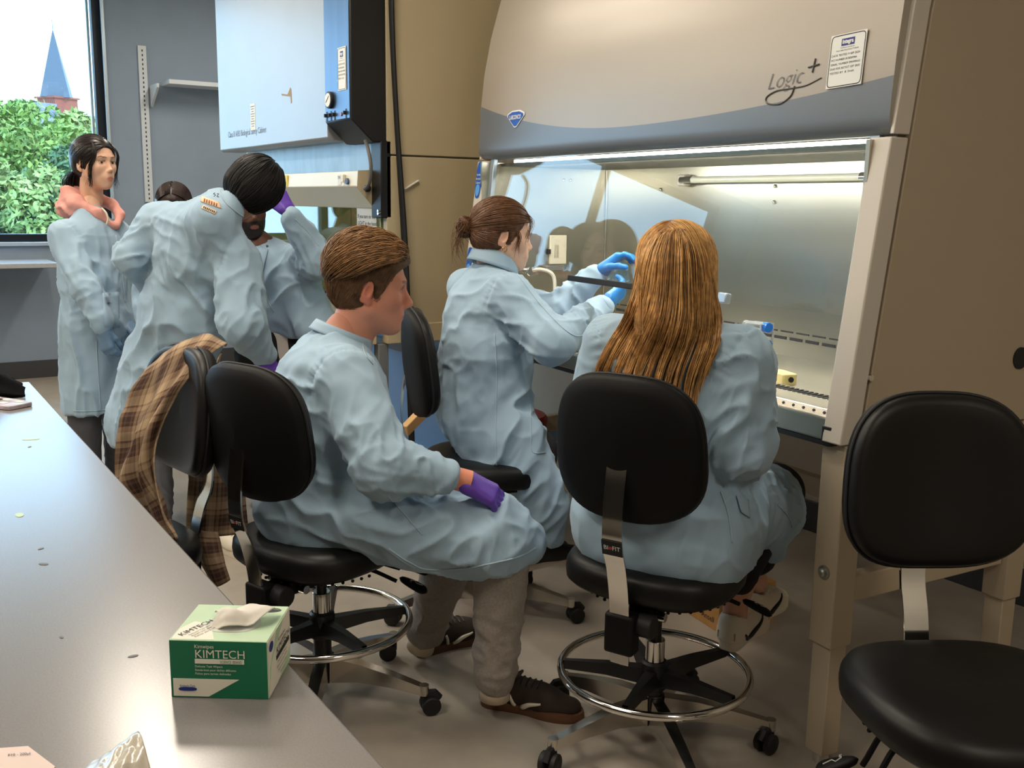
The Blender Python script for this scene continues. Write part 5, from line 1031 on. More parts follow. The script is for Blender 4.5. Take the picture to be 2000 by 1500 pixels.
# ---------------------------------------------------------------- 2: woman reaching into the hood
def woman_reaching():
    fw = unit(RDIR * .85 + FDIR * .5); sd = side_of(fw); pel = P(945, 838, 3.52); sc = P(952, 562, 3.52)
    J = dict(pel=pel, sc=sc, nk=P(966, 512, 3.52), shR=sc + sd * .155 - Zv * .015, shL=sc - sd * .155 - Zv * .015, elR=P(1078, 672, 3.27), wrR=P(1176, 600, 3.44), elL=P(1085, 612, 3.62), wrL=P(1160, 540, 3.60),
        hipR=pel + sd * .09 - Zv * .02, hipL=pel - sd * .09 - Zv * .02, knR=P(1046, 880, 3.40), anR=P(1040, 1060, 3.50), knL=P(1040, 868, 3.62), anL=P(1020, 1050, 3.66))
    base = A(pel[0], pel[1], 0); t = empty('person', base, 0, 'woman with brown hair in a bun reaching into the hood with blue gloves', 'person')
    H = Head(P(981, 464, 3.5), RDIR * .96 + FDIR * .20 - Zv * .10, Zv + RDIR * .04, .97); sk = lin(222, 180, 154)
    make_body(t, base, H, True, body_parts(J, fw, .92), sk, lin(186, 112, 100), lin(92, 64, 46), flush=.2, hh=.0027)
    S = SDF(); torso(S, pel, sc, J['shR'], J['shL'], fw, (.175, .165, .165), (.92, .92, .85)); sleeve(S, J['shR'], J['elR'], J['wrR'], (.078, .072, .042)); sleeve(S, J['shL'], J['elL'], J['wrL'], (.074, .062, .042))
    S.cone(pel + Zv * .06, pel - Zv * .05 + fw * .03, .175, .165, k=.05, flat=fw, ratio=.9).cone(pel - Zv * .03, P(1015, 880, 3.42), .14, .105, k=.06).cone(J['hipL'], P(1015, 875, 3.6), .12, .10, k=.06)
    S.cone(P(1000, 880, 3.36), P(1062, 985, 3.36), .115, .085, k=.06, flat=FDIR, ratio=.6).cone(P(1045, 950, 3.38), P(1080, 1050, 3.38), .075, .042, k=.05, flat=FDIR, ratio=.6).cone(P(1035, 900, 3.5), P(1070, 1010, 3.5), .08, .05, k=.05)
    n_ = np.cross(P(1062, 1082, 3.4) - P(868, 852, 3.4), FDIR); n_ = n_ if n_[2] < 0 else -n_; S.cut(P(868, 852, 3.4), n_, .02)
    V, Q = S.mesh(.0068, 2); u_ = J['elR'] - J['shR']
    fo = [(P(925, 640, 3.4), .20, fw * 1. + sd * .3 - Zv * .15, .06, .009), (P(1030, 650, 3.3), .12, unit(u_) + Zv * .4, .04, .010), (P(1130, 640, 3.35), .10, np.cross(J['wrR'] - J['elR'], sd), .03, .009), (P(1110, 580, 3.6), .12, np.cross(J['wrL'] - J['elL'], sd), .035, .008), (P(960, 850, 3.4), .22, Zv * .6 + fw * .9, .06, .014), (P(1040, 960, 3.38), .15, Zv + fw * .5, .045, .010), (P(900, 780, 3.45), .14, Zv + fw * .2, .05, .010)]
    V = drape(V, Q, fo, [(J['shR'], unit(u_) * .5 + sd * .85, .13), (J['elR'] * .55 + J['wrR'] * .45, J['wrR'] - J['elR'], .1)], .0045, 4.); fast_mesh('lab_coat', V, Q, M_coat, t, base=base); tr = bvh(V, Q)
    seam_line('seam', tr, [(966, 650), (970, 740), (968, 850), (972, 950)], M_coatseam, t, base, .002); seam_line('seam', tr, [(1010, 535), (1060, 600), (1120, 655), (1165, 640)], M_coatseam, t, base, .0018)
    decal('pocket', tr, [(1036, 790), (1066, 790), (1068, 884), (1040, 882)], M_coat, t, base, .003); seam_line('pocket_stitch', tr, [(1036, 790), (1037, 840), (1040, 882), (1066, 884)], M_coatseam, t, base, .0014)
    collar(t, base, P(962, 520, 3.52), Zv + fw * .35, fw, .080, .074, .045, M_coat, gap=.55)
    for w_, e_ in (('wrR', 'elR'), ('wrL', 'elL')): cuff_ring(t, base, J[w_] + unit(J[w_] - J[e_]) * .012, J[w_] - J[e_], .041, M_coat, .03)
    trousers(t, base, J, M_blackp, (.08, .07, .05), .012)
    for q, (dx) in (('R', 0), ('L', 0)): g = J['an' + q]; shoe(t, base, A(g[0], g[1], g[2] - .09) - fw * .05, fw, .25, M_dkstripe, M_off, None)
    # gloves and the clear pouch they hold
    d = unit(P(1214, 566, 3.5) - J['wrR']); glove(t, base, hand_sdf(J['wrR'] + d * .03, d, -FDIR * .7 - Zv * .5, -1, (.35, .4, .5, .6), .1, .3, .7, .93, 1.05), M_blueg)
    d = unit(P(1205, 505, 3.58) - J['wrL']); glove(t, base, hand_sdf(J['wrL'] + d * .03, d, Zv * .9 - RDIR * .1 + FDIR * .2, -1, (.55, .55, .6, .65), .1, .35, .8, .93, 1.05), M_blueg)
    pb = P(1212, 530, 3.6); po = empty('clear_pouch', pb, 0, 'crinkled clear plastic pouch held between the blue gloves', 'plastic bag')
    G = [[P(1180 + 14 * i + 3 * j, 512 + 16 * j - 4 * i + 4 * math.sin(2 * i + j), 3.59 + .02 * math.sin(1.7 * i + 2 * j)) - pb for i in range(4)] for j in range(4)]
    cloth('pouch_film', G, mat('clear_film_blue', lin(196, 224, 240), .08, trans=.85, bump=(50, .4, .003)), po, 26, 26, thick=.0008, noise=.006, nscale=45)
    # hair drawn back into a loose knot
    hm = hair_mat('brown_hair', (104, 70, 46)); kn = A(-.128, .0, .022)
    o_, cv, cq = cap(t, base, H, hm, .008, lambda S: S.ell((-.02, 0, .055), (.102, .080, .084), k=.02), face=((.088, 0, -.030), (.078, .088, .110)), nape=-.045)
    st = sphere_pts(1800, lambda p: (p[:, 0] > -.095) & ((p[:, 2] > .06) | ((p[:, 0] < .015) & (p[:, 2] > .03)) | ((p[:, 0] < -.035) & (p[:, 2] > -.03)))); pth = flow(st, lambda p: kn - p, 10, .017, lambda u: .0125 + .003 * math.sin(PI * u)); strands('hair_strands', H.w(pth + RNG.normal(size=(1800, 1, 3)) * .0012), .0010, hm, t, base)
    p2 = comb(cv, cq, 1700, lambda v: v[:, 2] < .07, lambda p: kn - p, 8, .009, lambda u: .0012); strands('nape_strands', H.w(p2), .0010, hm, t, base)
    n = 420; a0 = RNG.uniform(0, 2 * PI, n); ax_ = RNG.normal(size=(n, 3)); ax_ /= np.linalg.norm(ax_, axis=1)[:, None]; b_ = np.cross(ax_, RNG.normal(size=(n, 3))); b_ /= np.linalg.norm(b_, axis=1)[:, None]; c_ = np.cross(ax_, b_); tt = np.linspace(0, 3.6, 14); rr = RNG.uniform(.016, .033, n)
    kp = kn + A(-.012, 0, 0) + rr[:, None, None] * (np.cos(a0[:, None] + tt)[..., None] * b_[:, None] + np.sin(a0[:, None] + tt)[..., None] * c_[:, None]) * A(1, .9, 1.25); strands('hair_knot', H.w(kp), .0012, hm, t, base)
    V, Q = SDF().ell(kn + A(-.010, 0, 0), (.026, .024, .032), k=.01).mesh(.004, 1); fast_mesh('hair_knot_core', H.w(V), Q, hm, t, base=base)
    w_ = []
    for i in range(46):
        s_ = kn + A(-.02, RNG.normal() * .012, RNG.uniform(-.03, .03)); e_ = s_ + A(RNG.normal() * .018 + .004, RNG.normal() * .014, -RNG.uniform(.05, .125)); w_.append(crom([s_, (s_ + e_) / 2 + A(-.018, 0, 0) + RNG.normal(size=3) * .006, e_], 14))
    for i in range(40):
        q = 1 if i % 2 else -1; s_ = A(.072, q * RNG.uniform(.01, .05), .098); e_ = A(.078 + RNG.normal() * .006, q * RNG.uniform(.054, .066), RNG.uniform(-.02, .02)); w_.append(crom([s_, A(.090, q * .050, .062) + RNG.normal(size=3) * .004, e_], 14))
    for i in range(24):
        q = -1; s_ = A(.03, q * .072, .05); e_ = A(.045 + RNG.normal() * .008, q * .070, -.030 + RNG.normal() * .015); w_.append(crom([s_, A(.045, q * .076, .01) + RNG.normal(size=3) * .003, e_], 14))
    strands('loose_wisps', H.w(np.array(w_)), .0008, hm, t, base)
    MB().tube([H.w((-.004 + .008 * math.cos(a), -.086, -.038 + .009 * math.sin(a))) - base for a in np.linspace(0, 2 * PI, 15)[:-1]], .0014, 6, closed=True).build('hoop_earring', mat('gold', lin(212, 168, 92), .2, 1., noise=(10, .03)), t)
woman_reaching()

# ---------------------------------------------------------------- 3: long-haired woman from behind
def woman_long_hair():
    fw = unit(FDIR * .85 + RDIR * .5); sd = side_of(fw); pel = P(1296, 1012, 2.60); sc = P(1316, 668, 2.50)
    J = dict(pel=pel, sc=sc, nk=P(1322, 610, 2.50), shR=sc + sd * .165 - Zv * .03, shL=sc - sd * .165 - Zv * .02, elR=P(1442, 868, 2.44), wrR=P(1425, 925, 2.66), elL=P(1150, 850, 2.66), wrL=P(1230, 905, 2.85),
        hipR=pel + sd * .10, hipL=pel - sd * .10, knR=P(1512, 962, 2.90), anR=P(1446, 1178, 2.86), knL=P(1420, 950, 3.06), anL=P(1468, 1185, 2.97))
    td = unit(RDIR * .55 + FDIR * .75); hr = P(1418, 1283, 2.78); hl = P(1458, 1277, 2.95)
    for q, h_ in (('R', hr), ('L', hl)): J['an' + q] = A(h_[0], h_[1], .222) + td * .045 + Zv * .125
    base = A(pel[0], pel[1], 0); t = empty('person', base, 0, 'woman with long light brown hair seated with her back to us', 'person')
    H = Head(P(1324, 545, 2.49), FDIR * .86 + RDIR * .42 - Zv * .32, Zv + FDIR * .30, .98); sk = lin(214, 168, 146)
    make_body(t, base, H, True, body_parts(J, fw, .94), sk, lin(176, 104, 92), lin(110, 80, 56))
    S = SDF(); torso(S, pel + Zv * .02, sc, J['shR'], J['shL'], fw, (.205, .185, .185), (.78, .72, .66)); sleeve(S, J['shR'], J['elR'], J['wrR'], (.088, .082, .052)); sleeve(S, J['shL'], J['elL'], J['wrL'], (.080, .072, .05))
    S.cone(pel - Zv * .03 - sd * .07, pel - Zv * .03 + sd * .07, .165, .165, k=.06).cone(J['hipR'], P(1490, 975, 2.86), .135, .105, k=.07).cone(J['hipL'], P(1400, 960, 3.0), .13, .10, k=.07)
    S.cone(P(1440, 1000, 2.70), P(1535, 1015, 2.84), .085, .05, k=.05).cone(P(1480, 1010, 2.78), P(1512, 1075, 2.82), .07, .035, k=.05, flat=FDIR, ratio=.7)
    V, Q = S.mesh(.0066, 2)
    fo = [(P(1420, 760, 2.36), .13, sd * .8 + Zv * .5, .045, .011), (P(1440, 880, 2.4), .13, Zv * .8 + sd * .4, .04, .011), (P(1330, 900, 2.4), .20, Zv + sd * .3, .06, .011), (P(1430, 990, 2.55), .15, Zv * 1. - sd * .5, .045, .011), (P(1500, 1000, 2.75), .14, Zv * .7 + sd, .04, .010), (P(1180, 800, 2.5), .14, Zv, .05, .009)]
    V = drape(V, Q, fo, [(J['shR'], unit(J['elR'] - J['shR']) * .4 + sd * .9, .15), (J['shL'], unit(J['elL'] - J['shL']) * .4 - sd * .9, .15)], .0045, 7.); fast_mesh('lab_coat', V, Q, M_coat, t, base=base); tr = bvh(V, Q)
    seam_line('seam', tr, [(1408, 960), (1422, 1005), (1430, 1060)], M_coatseam, t, base, .002); decal('pocket_tab', tr, [(1436, 968), (1458, 975), (1462, 1012), (1444, 1000)], M_coat, t, base, .005)
    seam_line('hem', tr, [(1518, 985), (1540, 1010), (1548, 1030)], M_coatseam, t, base, .0022); collar(t, base, P(1322, 628, 2.50), Zv + fw * .35, fw, .080, .076, .045, M_coat, gap=.6)
    trousers(t, base, dict(J, anR=J['anR'] + Zv * .075, anL=J['anL'] + Zv * .075), M_blackp, (.09, .080, .050), .007, .002, amp=.002); cuff_ring(t, base, J['wrR'], J['wrR'] - J['elR'], .048, M_coat, .03)
    for q, w_ in (('R', 1), ('L', -1)):
        d = unit(fw - Zv * .3); glove(t, base, hand_sdf(J['wr' + q] + d * .03, d, Zv, -w_, (.4,) * 4, .1, .3, .6, .93, 1.05), M_purple, .004)
    sw = (M_dkstripe, [(.10, .20), (.20, .12), (.40, .17), (.62, .26)], [.003, .009, .002])
    MB().cyl(J['anR'] - base + Zv * .09, J['anR'] - base - Zv * .075, .036, .034, 18).build('ankle', mat('ankle_skin', lin(206, 150, 126), .5, bump=(200, .1, .001)), t)
    for k, (h_, e) in enumerate(((hr, 'R'), (hl, 'L'))):
        s_ = shoe(t, base, A(h_[0], h_[1], .222), td, .25, M_off, M_off, M_off, mark=sw, side=-1, laces=M_off, sole_h=.034)
        MB().box(A(h_[0], h_[1], .270) - base - td * .004, (.006, .052, .02), np.stack([td, side_of(td), Zv], 1)).build('heel_tab', mat('olive_tab', lin(176, 158, 84), .6, bump=(80, .1, .001)), s_)
    # long hair: scalp cap, then locks over neck, shoulders and back
    hm = hair_mat('golden_brown_hair', (206, 158, 96), .48); hm2 = hair_mat('dark_golden_hair', (154, 110, 62), .5)
    o, cv, cq = cap(t, base, H, hm2, .012, lambda S: S.ell((-.03, 0, .03), (.100, .086, .095), k=.02).cone((-.045, 0, .0), (-.06, 0, -.13), .082, .072, k=.04), face=((.095, 0, -.030), (.080, .092, .118)), nape=-.19, ears=False)
    Wc = H.w(cv); trh = bvh(np.concatenate([Wc, V]), np.concatenate([cq, Q + len(Wc)])); n = 3600; K = 22; out = []; rad = []
    rows = np.array([(446, 1300, 1340), (460, 1276, 1368), (480, 1260, 1386), (520, 1248, 1396), (570, 1240, 1402), (620, 1222, 1416), (670, 1190, 1416), (720, 1164, 1398), (770, 1152, 1388), (825, 1148, 1384)], float)
    mj = np.array([.01, .09, .17, .27, .36, .45, .53, .62, .70, .79, .90, .985]); nl = 90; lock_s = np.sort(RNG.uniform(.0, 1., nl)); lock_end = np.interp(lock_s, [0, .12, .3, .5, .66, .8, .9, 1], [722, 738, 742, 775, 768, 800, 822, 700]) + RNG.normal(size=nl) * 10
    for i in range(n):
        k = RNG.integers(nl); s_ = lock_s[k] + RNG.normal() * .016; ye = lock_end[k] + RNG.normal() * 9; y0 = 446 + RNG.uniform(0, 30); ys = np.linspace(y0, ye, K); lift = .004 + abs(RNG.normal()) * .008; ph = RNG.uniform(0, 6); pts = []; last = None
        for j, y in enumerate(ys):
            u = (y - 450) / 330; sj = s_ + (lock_s[k] - s_) * .55 * np.clip(u - .35, 0, 1); sj += (mj[np.argmin(np.abs(mj - lock_s[k]))] - sj) * .72 * np.clip((u - .48) / .5, 0, 1) ** 1.2; x = np.interp(y, rows[:, 0], rows[:, 1]) * (1 - sj) + np.interp(y, rows[:, 0], rows[:, 2]) * sj + 1.2 * math.sin(ph + j * .55) + 2.6 * u * math.sin(k * 1.7 + j * .42) + (lock_s[k] > .88) * u * -14
            p = hit(trh, x, y, lift); d = None if p is None else (p - CP) @ CF
            if last is not None and (d is None or abs(d - last) > .06): d = last if d is None else last + np.clip(d - last, -.025, .025)
            if d is None: d = 2.42
            if last is not None: d = last + np.clip(d - last, -.03, .022)
            last = d; pts.append(P(x, y, d))
        out.append(pts); rad.append(RNG.uniform(.0008, .0016))
    out = np.array(out); out[:, 1:-1] = (out[:, 1:-1] * 2 + out[:, :-2] + out[:, 2:]) / 4; out[:, 1:-1] = (out[:, 1:-1] * 2 + out[:, :-2] + out[:, 2:]) / 4; rad = np.array(rad); m = RNG.random(n) < .62
    strands('hair_strands', out[m], rad[m], hm, t, base); strands('hair_lowlights', out[~m], rad[~m], hm2, t, base)
    st = sphere_pts(1500, lambda p: (p[:, 2] > .03) & (p[:, 0] < .07)); pf = flow(st, lambda p: np.stack([0 * p[:, 0] - .3, np.sign(p[:, 1]) * .8, -1.0 + 0 * p[:, 0]], 1), 9, .014, lambda u: .017 + .008 * u); dn = pf[:, -1:] + np.linspace(.012, .16, 9)[None, :, None] * A(-.05, 0, -1); strands('side_strands', H.w(np.concatenate([pf, dn], 1)), .0012, hm, t, base)
woman_long_hair()

# ---------------------------------------------------------------- 4: man bending over, back to us
def man_bending():
    fw = unit(FDIR * .9 + RDIR * .45); pel = P(328, 735, 4.38); sc = P(392, 478, 4.16); g = PZ(455, 1068, 0)
    J = dict(pel=pel, sc=sc, nk=P(436, 402, 4.10), shR=P(462, 512, 4.06), shL=P(315, 440, 4.28), elR=P(474, 635, 3.98), wrR=P(514, 692, 4.10), elL=P(256, 500, 4.22), wrL=P(292, 556, 4.44),
        hipR=pel + side_of(fw) * .09, hipL=pel - side_of(fw) * .09, knR=P(395, 880, 4.28), anR=A(g[0], g[1], .1) + RDIR * -.05, knL=P(300, 880, 4.42), anL=PZ(300, 1030, .1))
    base = A(pel[0], pel[1], 0); t = empty('person', base, 0, 'black-haired man bending over with his back turned, badge patch on his collar', 'person')
    H = Head(P(484, 376, 4.06), RDIR * -.22 + FDIR * .93 - Zv * .38, Zv * .80 + RDIR * .72 + FDIR * .20, 1.06); sk = lin(186, 134, 108)
    make_body(t, base, H, True, body_parts(J, fw), sk, lin(150, 90, 80), lin(24, 20, 20), hh=.0035)
    S = SDF(); u = unit(sc - pel); S.cone(pel, pel + (sc - pel) * .5, .205, .20, k=.06, flat=fw, ratio=.75).cone(pel + (sc - pel) * .5, sc - u * .10, .20, .19, k=.06, flat=fw, ratio=.7).cone(J['shR'], J['shL'], .075, .08, k=.08).cone(J['shL'], H.w((-.042, 0, -.17)), .078, .068, k=.10).cone(J['shR'], H.w((-.042, 0, -.17)), .078, .062, k=.08).cone(sc - u * .05, P(428, 415, 4.12), .15, .095, k=.06).cone(sc - u * .02, H.w((-.042, 0, -.165)), .11, .068, k=.05).cone(H.w((-.042, 0, -.165)), H.w((-.036, 0, -.105)), .068, .063, k=.03)
    sleeve(S, J['shR'], J['elR'], J['wrR'], (.092, .088, .055)); sleeve(S, J['shL'], J['elL'], J['wrL'], (.08, .07, .052)); S.cone(pel, P(300, 830, 4.42), .21, .235, k=.05, flat=fw, ratio=.72); S.cut(P(300, 868, 4.42), -Zv + RDIR * .04, .01)
    V, Q = S.mesh(.0085, 2); fo = [(P(330, 620, 4.2), .30, Zv + RDIR * .25, .075, .016), (P(420, 560, 4.1), .20, Zv - RDIR * .5, .06, .014), (P(470, 600, 4.0), .16, Zv * .7 + RDIR * .5, .05, .012), (P(270, 480, 4.2), .14, RDIR + Zv * .2, .05, .010), (P(290, 780, 4.3), .26, Zv, .07, .016), (P(370, 430, 4.1), .15, RDIR * .8 - Zv * .4, .05, .007)]
    V = drape(V, Q, fo, [(J['shR'], unit(J['elR'] - J['shR']) * .6 + RDIR * .7 + Zv * .1, .16)], .005, 9.); fast_mesh('lab_coat', V, Q, M_coat, t, base=base); tr = bvh(V, Q)
    M_patch = mat('tan_patch', lin(226, 196, 164), .8, bump=(80, .15, .001)); M_rust = mat('rust_print', lin(168, 96, 60), .8, bump=(60, .1, .001))
    decal('badge_patch', tr, [(393, 384), (428, 396), (432, 408), (392, 394)], M_patch, t, base, .003); decal('barcode_patch', tr, [(398, 401), (424, 413), (420, 419), (394, 407)], M_patch, t, base, .003)
    for k in range(6): decal('patch_print', tr, [(399 + k * 4.6, 389 + k * 1.7), (401.5 + k * 4.6, 390 + k * 1.7), (401 + k * 4.6, 396 + k * 1.7), (398.5 + k * 4.6, 395 + k * 1.7)], M_rust, t, base, .0045, 3)
    seam_line('patch_print', tr, [(399, 388), (412, 395), (430, 401)], M_rust, t, base, .0014, 12)
    for k in range(7): decal('barcode_print', tr, [(399 + k * 3.2, 403.5 + k * 1.45), (400.6 + k * 3.2, 404.2 + k * 1.45), (399.6 + k * 3.2, 407.6 + k * 1.45), (398 + k * 3.2, 407 + k * 1.45)], M_print, t, base, .0045, 2)
    for pts in ([(420, 377), (417, 379), (421, 381), (418, 384)], [(424, 379), (427, 379), (424, 384), (428, 385)]): seam_line('collar_number', tr, pts, M_print, t, base, .0012, 14)
    seam_line('collar_edge', tr, [(428, 372), (440, 395), (462, 415), (480, 425)], M_coatseam, t, base, .003)
    trousers(t, base, J, M_greyp, (.11, .085, .07), .012)
    hr = g - RDIR * .10; shoe(t, base, A(hr[0], hr[1], 0), RDIR * .8 - FDIR * .5, .29, M_off, M_off, M_off, laces=M_off, sole_h=.034); hl = J['anL']; shoe(t, base, A(hl[0], hl[1], 0) - fw * .06, RDIR * .6 + FDIR * .5, .29, M_off, M_off, M_off, laces=M_off, sole_h=.034)
    d = unit(P(532, 722, 4.12) - J['wrR']); glove(t, base, hand_sdf(J['wrR'] + d * .02, d - Zv * .2, RDIR * .7 - FDIR * .6, -1, (.35, .4, .4, .45), .08, .3, .4, 1.05, 1.1), M_purple, .004)
    d = unit(FDIR + RDIR * .3 - Zv * .2); glove(t, base, hand_sdf(J['wrL'] + d * .03, d, Zv, 1, (.4,) * 4, .1, .3, .6, 1., 1.1), M_purple, .005)
    hm = hair_mat('black_hair', (18, 15, 15), .55); cr = A(-.055, .0, .128)
    o_, cv, cq = cap(t, base, H, hm, .020, lambda S: S.ell((-.01, 0, .052), (.116, .098, .100), k=.02), face=((.105, 0, -.045), (.078, .085, .098)), nape=-.06, ears=False)
    pth = comb(cv, cq, 1700, lambda v: v[:, 2] > -.2, lambda p: p - cr + A(0, 0, -.02), 9, .009, lambda u: .0025 + .001 * u); pth += RNG.normal(size=(1700, 1, 3)) * .001; strands('hair_strands', H.w(pth), .0014, hm, t, base)
man_bending()

# ---------------------------------------------------------------- 5: standing woman with pink hood
def woman_standing():
    fw = unit(RDIR * .80 - FDIR * .55); sd = side_of(fw); pel = P(188, 640, 4.76); sc = P(176, 446, 4.72); fl = A(pel[0], pel[1], 0)
    J = dict(pel=pel, sc=sc, nk=P(176, 400, 4.72), shR=sc + sd * .130 - Zv * .03, shL=sc - sd * .130 - Zv * .03, elR=P(166, 560, 4.56), wrR=P(200, 632, 4.56), elL=P(232, 545, 4.92), wrL=P(238, 625, 4.80),
        hipR=pel + sd * .085, hipL=pel - sd * .085, knR=fl + sd * .09 + Zv * .48, knL=fl - sd * .09 + Zv * .48, anR=fl + sd * .10 + Zv * .09, anL=fl - sd * .09 + Zv * .09)
    base = fl; t = empty('person', base, 0, 'standing dark-haired woman with a pink hood over her lab coat', 'person')
    H = Head(P(185, 322, 4.72), RDIR * .88 - FDIR * .46 + Zv * .0, Zv, 1.0); sk = lin(226, 180, 152)
    make_body(t, base, H, True, body_parts(J, fw, .9), sk, lin(196, 112, 104), lin(50, 36, 30), hh=.0029, look=-.25)
    S = SDF(); torso(S, pel, sc, J['shR'], J['shL'], fw, (.155, .145, .150), (.84, .82, .76)); sleeve(S, J['shR'], J['elR'], J['wrR'], (.068, .062, .044)); sleeve(S, J['shL'], J['elL'], J['wrL'], (.07, .06, .045)); hem = P(190, 806, 4.76); S.cone(sc + Zv * .0, J['nk'] - Zv * .055, .085, .062, k=.04)
    S.cone(pel + Zv * .02, A(fl[0], fl[1], hem[2] - .05), .165, .185, k=.05, flat=fw, ratio=.85).cut(hem, -Zv, .008)
    V, Q = S.mesh(.0085, 2); fo = [(P(150, 540, 4.6), .18, J['elR'] - J['shR'], .05, .011), (P(190, 600, 4.6), .12, np.cross(J['wrR'] - J['elR'], FDIR), .04, .009), (P(195, 720, 4.7), .26, Zv, .07, .016), (P(215, 520, 4.7), .16, Zv, .06, .010)]
    V = drape(V, Q, fo, [(J['shR'], unit(J['elR'] - J['shR']) * .4 + sd * .9, .14)], .0045, 12.); fast_mesh('lab_coat', V, Q, M_coat, t, base=base); tr = bvh(V, Q)
    seam_line('coat_front_edge', tr, [(226, 460), (236, 520), (244, 590)], M_coatseam, t, base, .003); seam_line('seam', tr, [(188, 665), (192, 730), (196, 800)], M_coatseam, t, base, .0025); decal('pocket', tr, [(200, 572), (232, 570), (234, 640), (204, 640)], M_coat, t, base, .0012); seam_line('hem', tr, [(144, 803), (170, 803), (200, 801), (228, 799)], M_coatseam, t, base, .0025)
    trousers(t, base, J, M_greyp, (.07, .075, .07), .012)
    for q in 'RL': a = J['an' + q]; shoe(t, base, A(a[0], a[1], 0) - fw * .06, fw, .25, M_off, M_off, M_off, laces=M_off)
    d = unit(P(208, 668, 4.56) - J['wrR']); glove(t, base, hand_sdf(J['wrR'] + d * .03, d, sd * .8 + fw * .2, 1, (.55, .6, .65, .7), .06, .4, .4, .95, 1.12), M_greyblue, .004); cuff_ring(t, base, J['wrR'] + d * .004, d, .044, M_coat, .03)
    d = unit(fw * .8 - Zv * .4); glove(t, base, hand_sdf(J['wrL'] + d * .03, d, Zv, -1, (.4,) * 4, .1, .3, .6, .95, 1.1), M_greyblue, .005)
    # hood lying round the neck and its cord
    S = SDF(); ring = [(-.12, .02, -.150), (-.105, .075, -.155), (-.02, .106, -.186), (.078, .062, -.228), (.112, .012, -.282)]
    for q in (1, -1):
        pp = [H.w((a, b * q, c)) for a, b, c in ring]; limb(S, pp, [.034, .032, .024, .020, .016], .025)
    S.cone(H.w((-.12, .05, -.16)), H.w((-.185, .0, -.21)), .05, .035, k=.04).cone(H.w((-.12, -.05, -.16)), H.w((-.185, .0, -.21)), .05, .035, k=.04).cone(H.w((-.05, -.09, -.19)), H.w((-.15, -.05, -.21)), .035, .04, k=.04); S.ell(H.w((-.01, 0, -.09)), (.052, .052, .09), k=.02, op='sub')
    V2, Q2 = S.mesh(.006, 2); V2 = drape(V2, Q2, [(H.w((-.04, -.1, -.18)), .16, RDIR - Zv * .5, .05, .016)], noise=.004); fast_mesh('pink_hood', V2, Q2, M_pink, t, base=base)
    MB().tube([H.w(q) - base for q in crom([(.100, -.058, -.200), (.128, -.058, -.222), (.136, -.058, -.25), (.130, -.062, -.275), (.136, -.052, -.255)], 18)], .004, 6).build('hood_cord', M_cordw, t)
    # dark hair drawn to a low tail, loose strands by the cheek
    hm = hair_mat('near_black_hair', (34, 26, 25), .36); kn = A(-.105, .0, -.03)
    cap(t, base, H, hm, .010, lambda S: S.ell((-.02, 0, .05), (.105, .083, .090), k=.02), face=((.090, 0, -.038), (.080, .080, .116)), nape=-.07, h=.0046)
    st = sphere_pts(520, lambda p: (p[:, 2] > .02) & (p[:, 0] < .075)); pth = flow(st, lambda p: kn - p, 11, .016, lambda u: .015); strands('hair_strands', H.w(pth), .0012, hm, t, base)
    tl = []
    for i in range(320): y_ = RNG.normal() * .020; tl.append(crom([kn + A(RNG.normal() * .008, y_, 0), kn + A(-.035 + RNG.normal() * .012, y_ * 1.4, -.045), kn + A(-.030 + RNG.normal() * .014, y_ * 1.2, -.10), kn + A(-.015, y_, -.125 - RNG.uniform(0, .04))], 14))
    for i in range(60):
        q = -1 if i % 3 else 1; tl.append(crom([A(.05, q * .05, .105), A(.082, q * .066, .05) + RNG.normal(size=3) * .004, A(.058, q * .074, -.02) + RNG.normal(size=3) * .005, A(.048, q * .072, -.10) + RNG.normal(size=3) * .008], 14))
    strands('hair_tail', H.w(np.array(tl)), .0016, hm, t, base)
woman_standing()

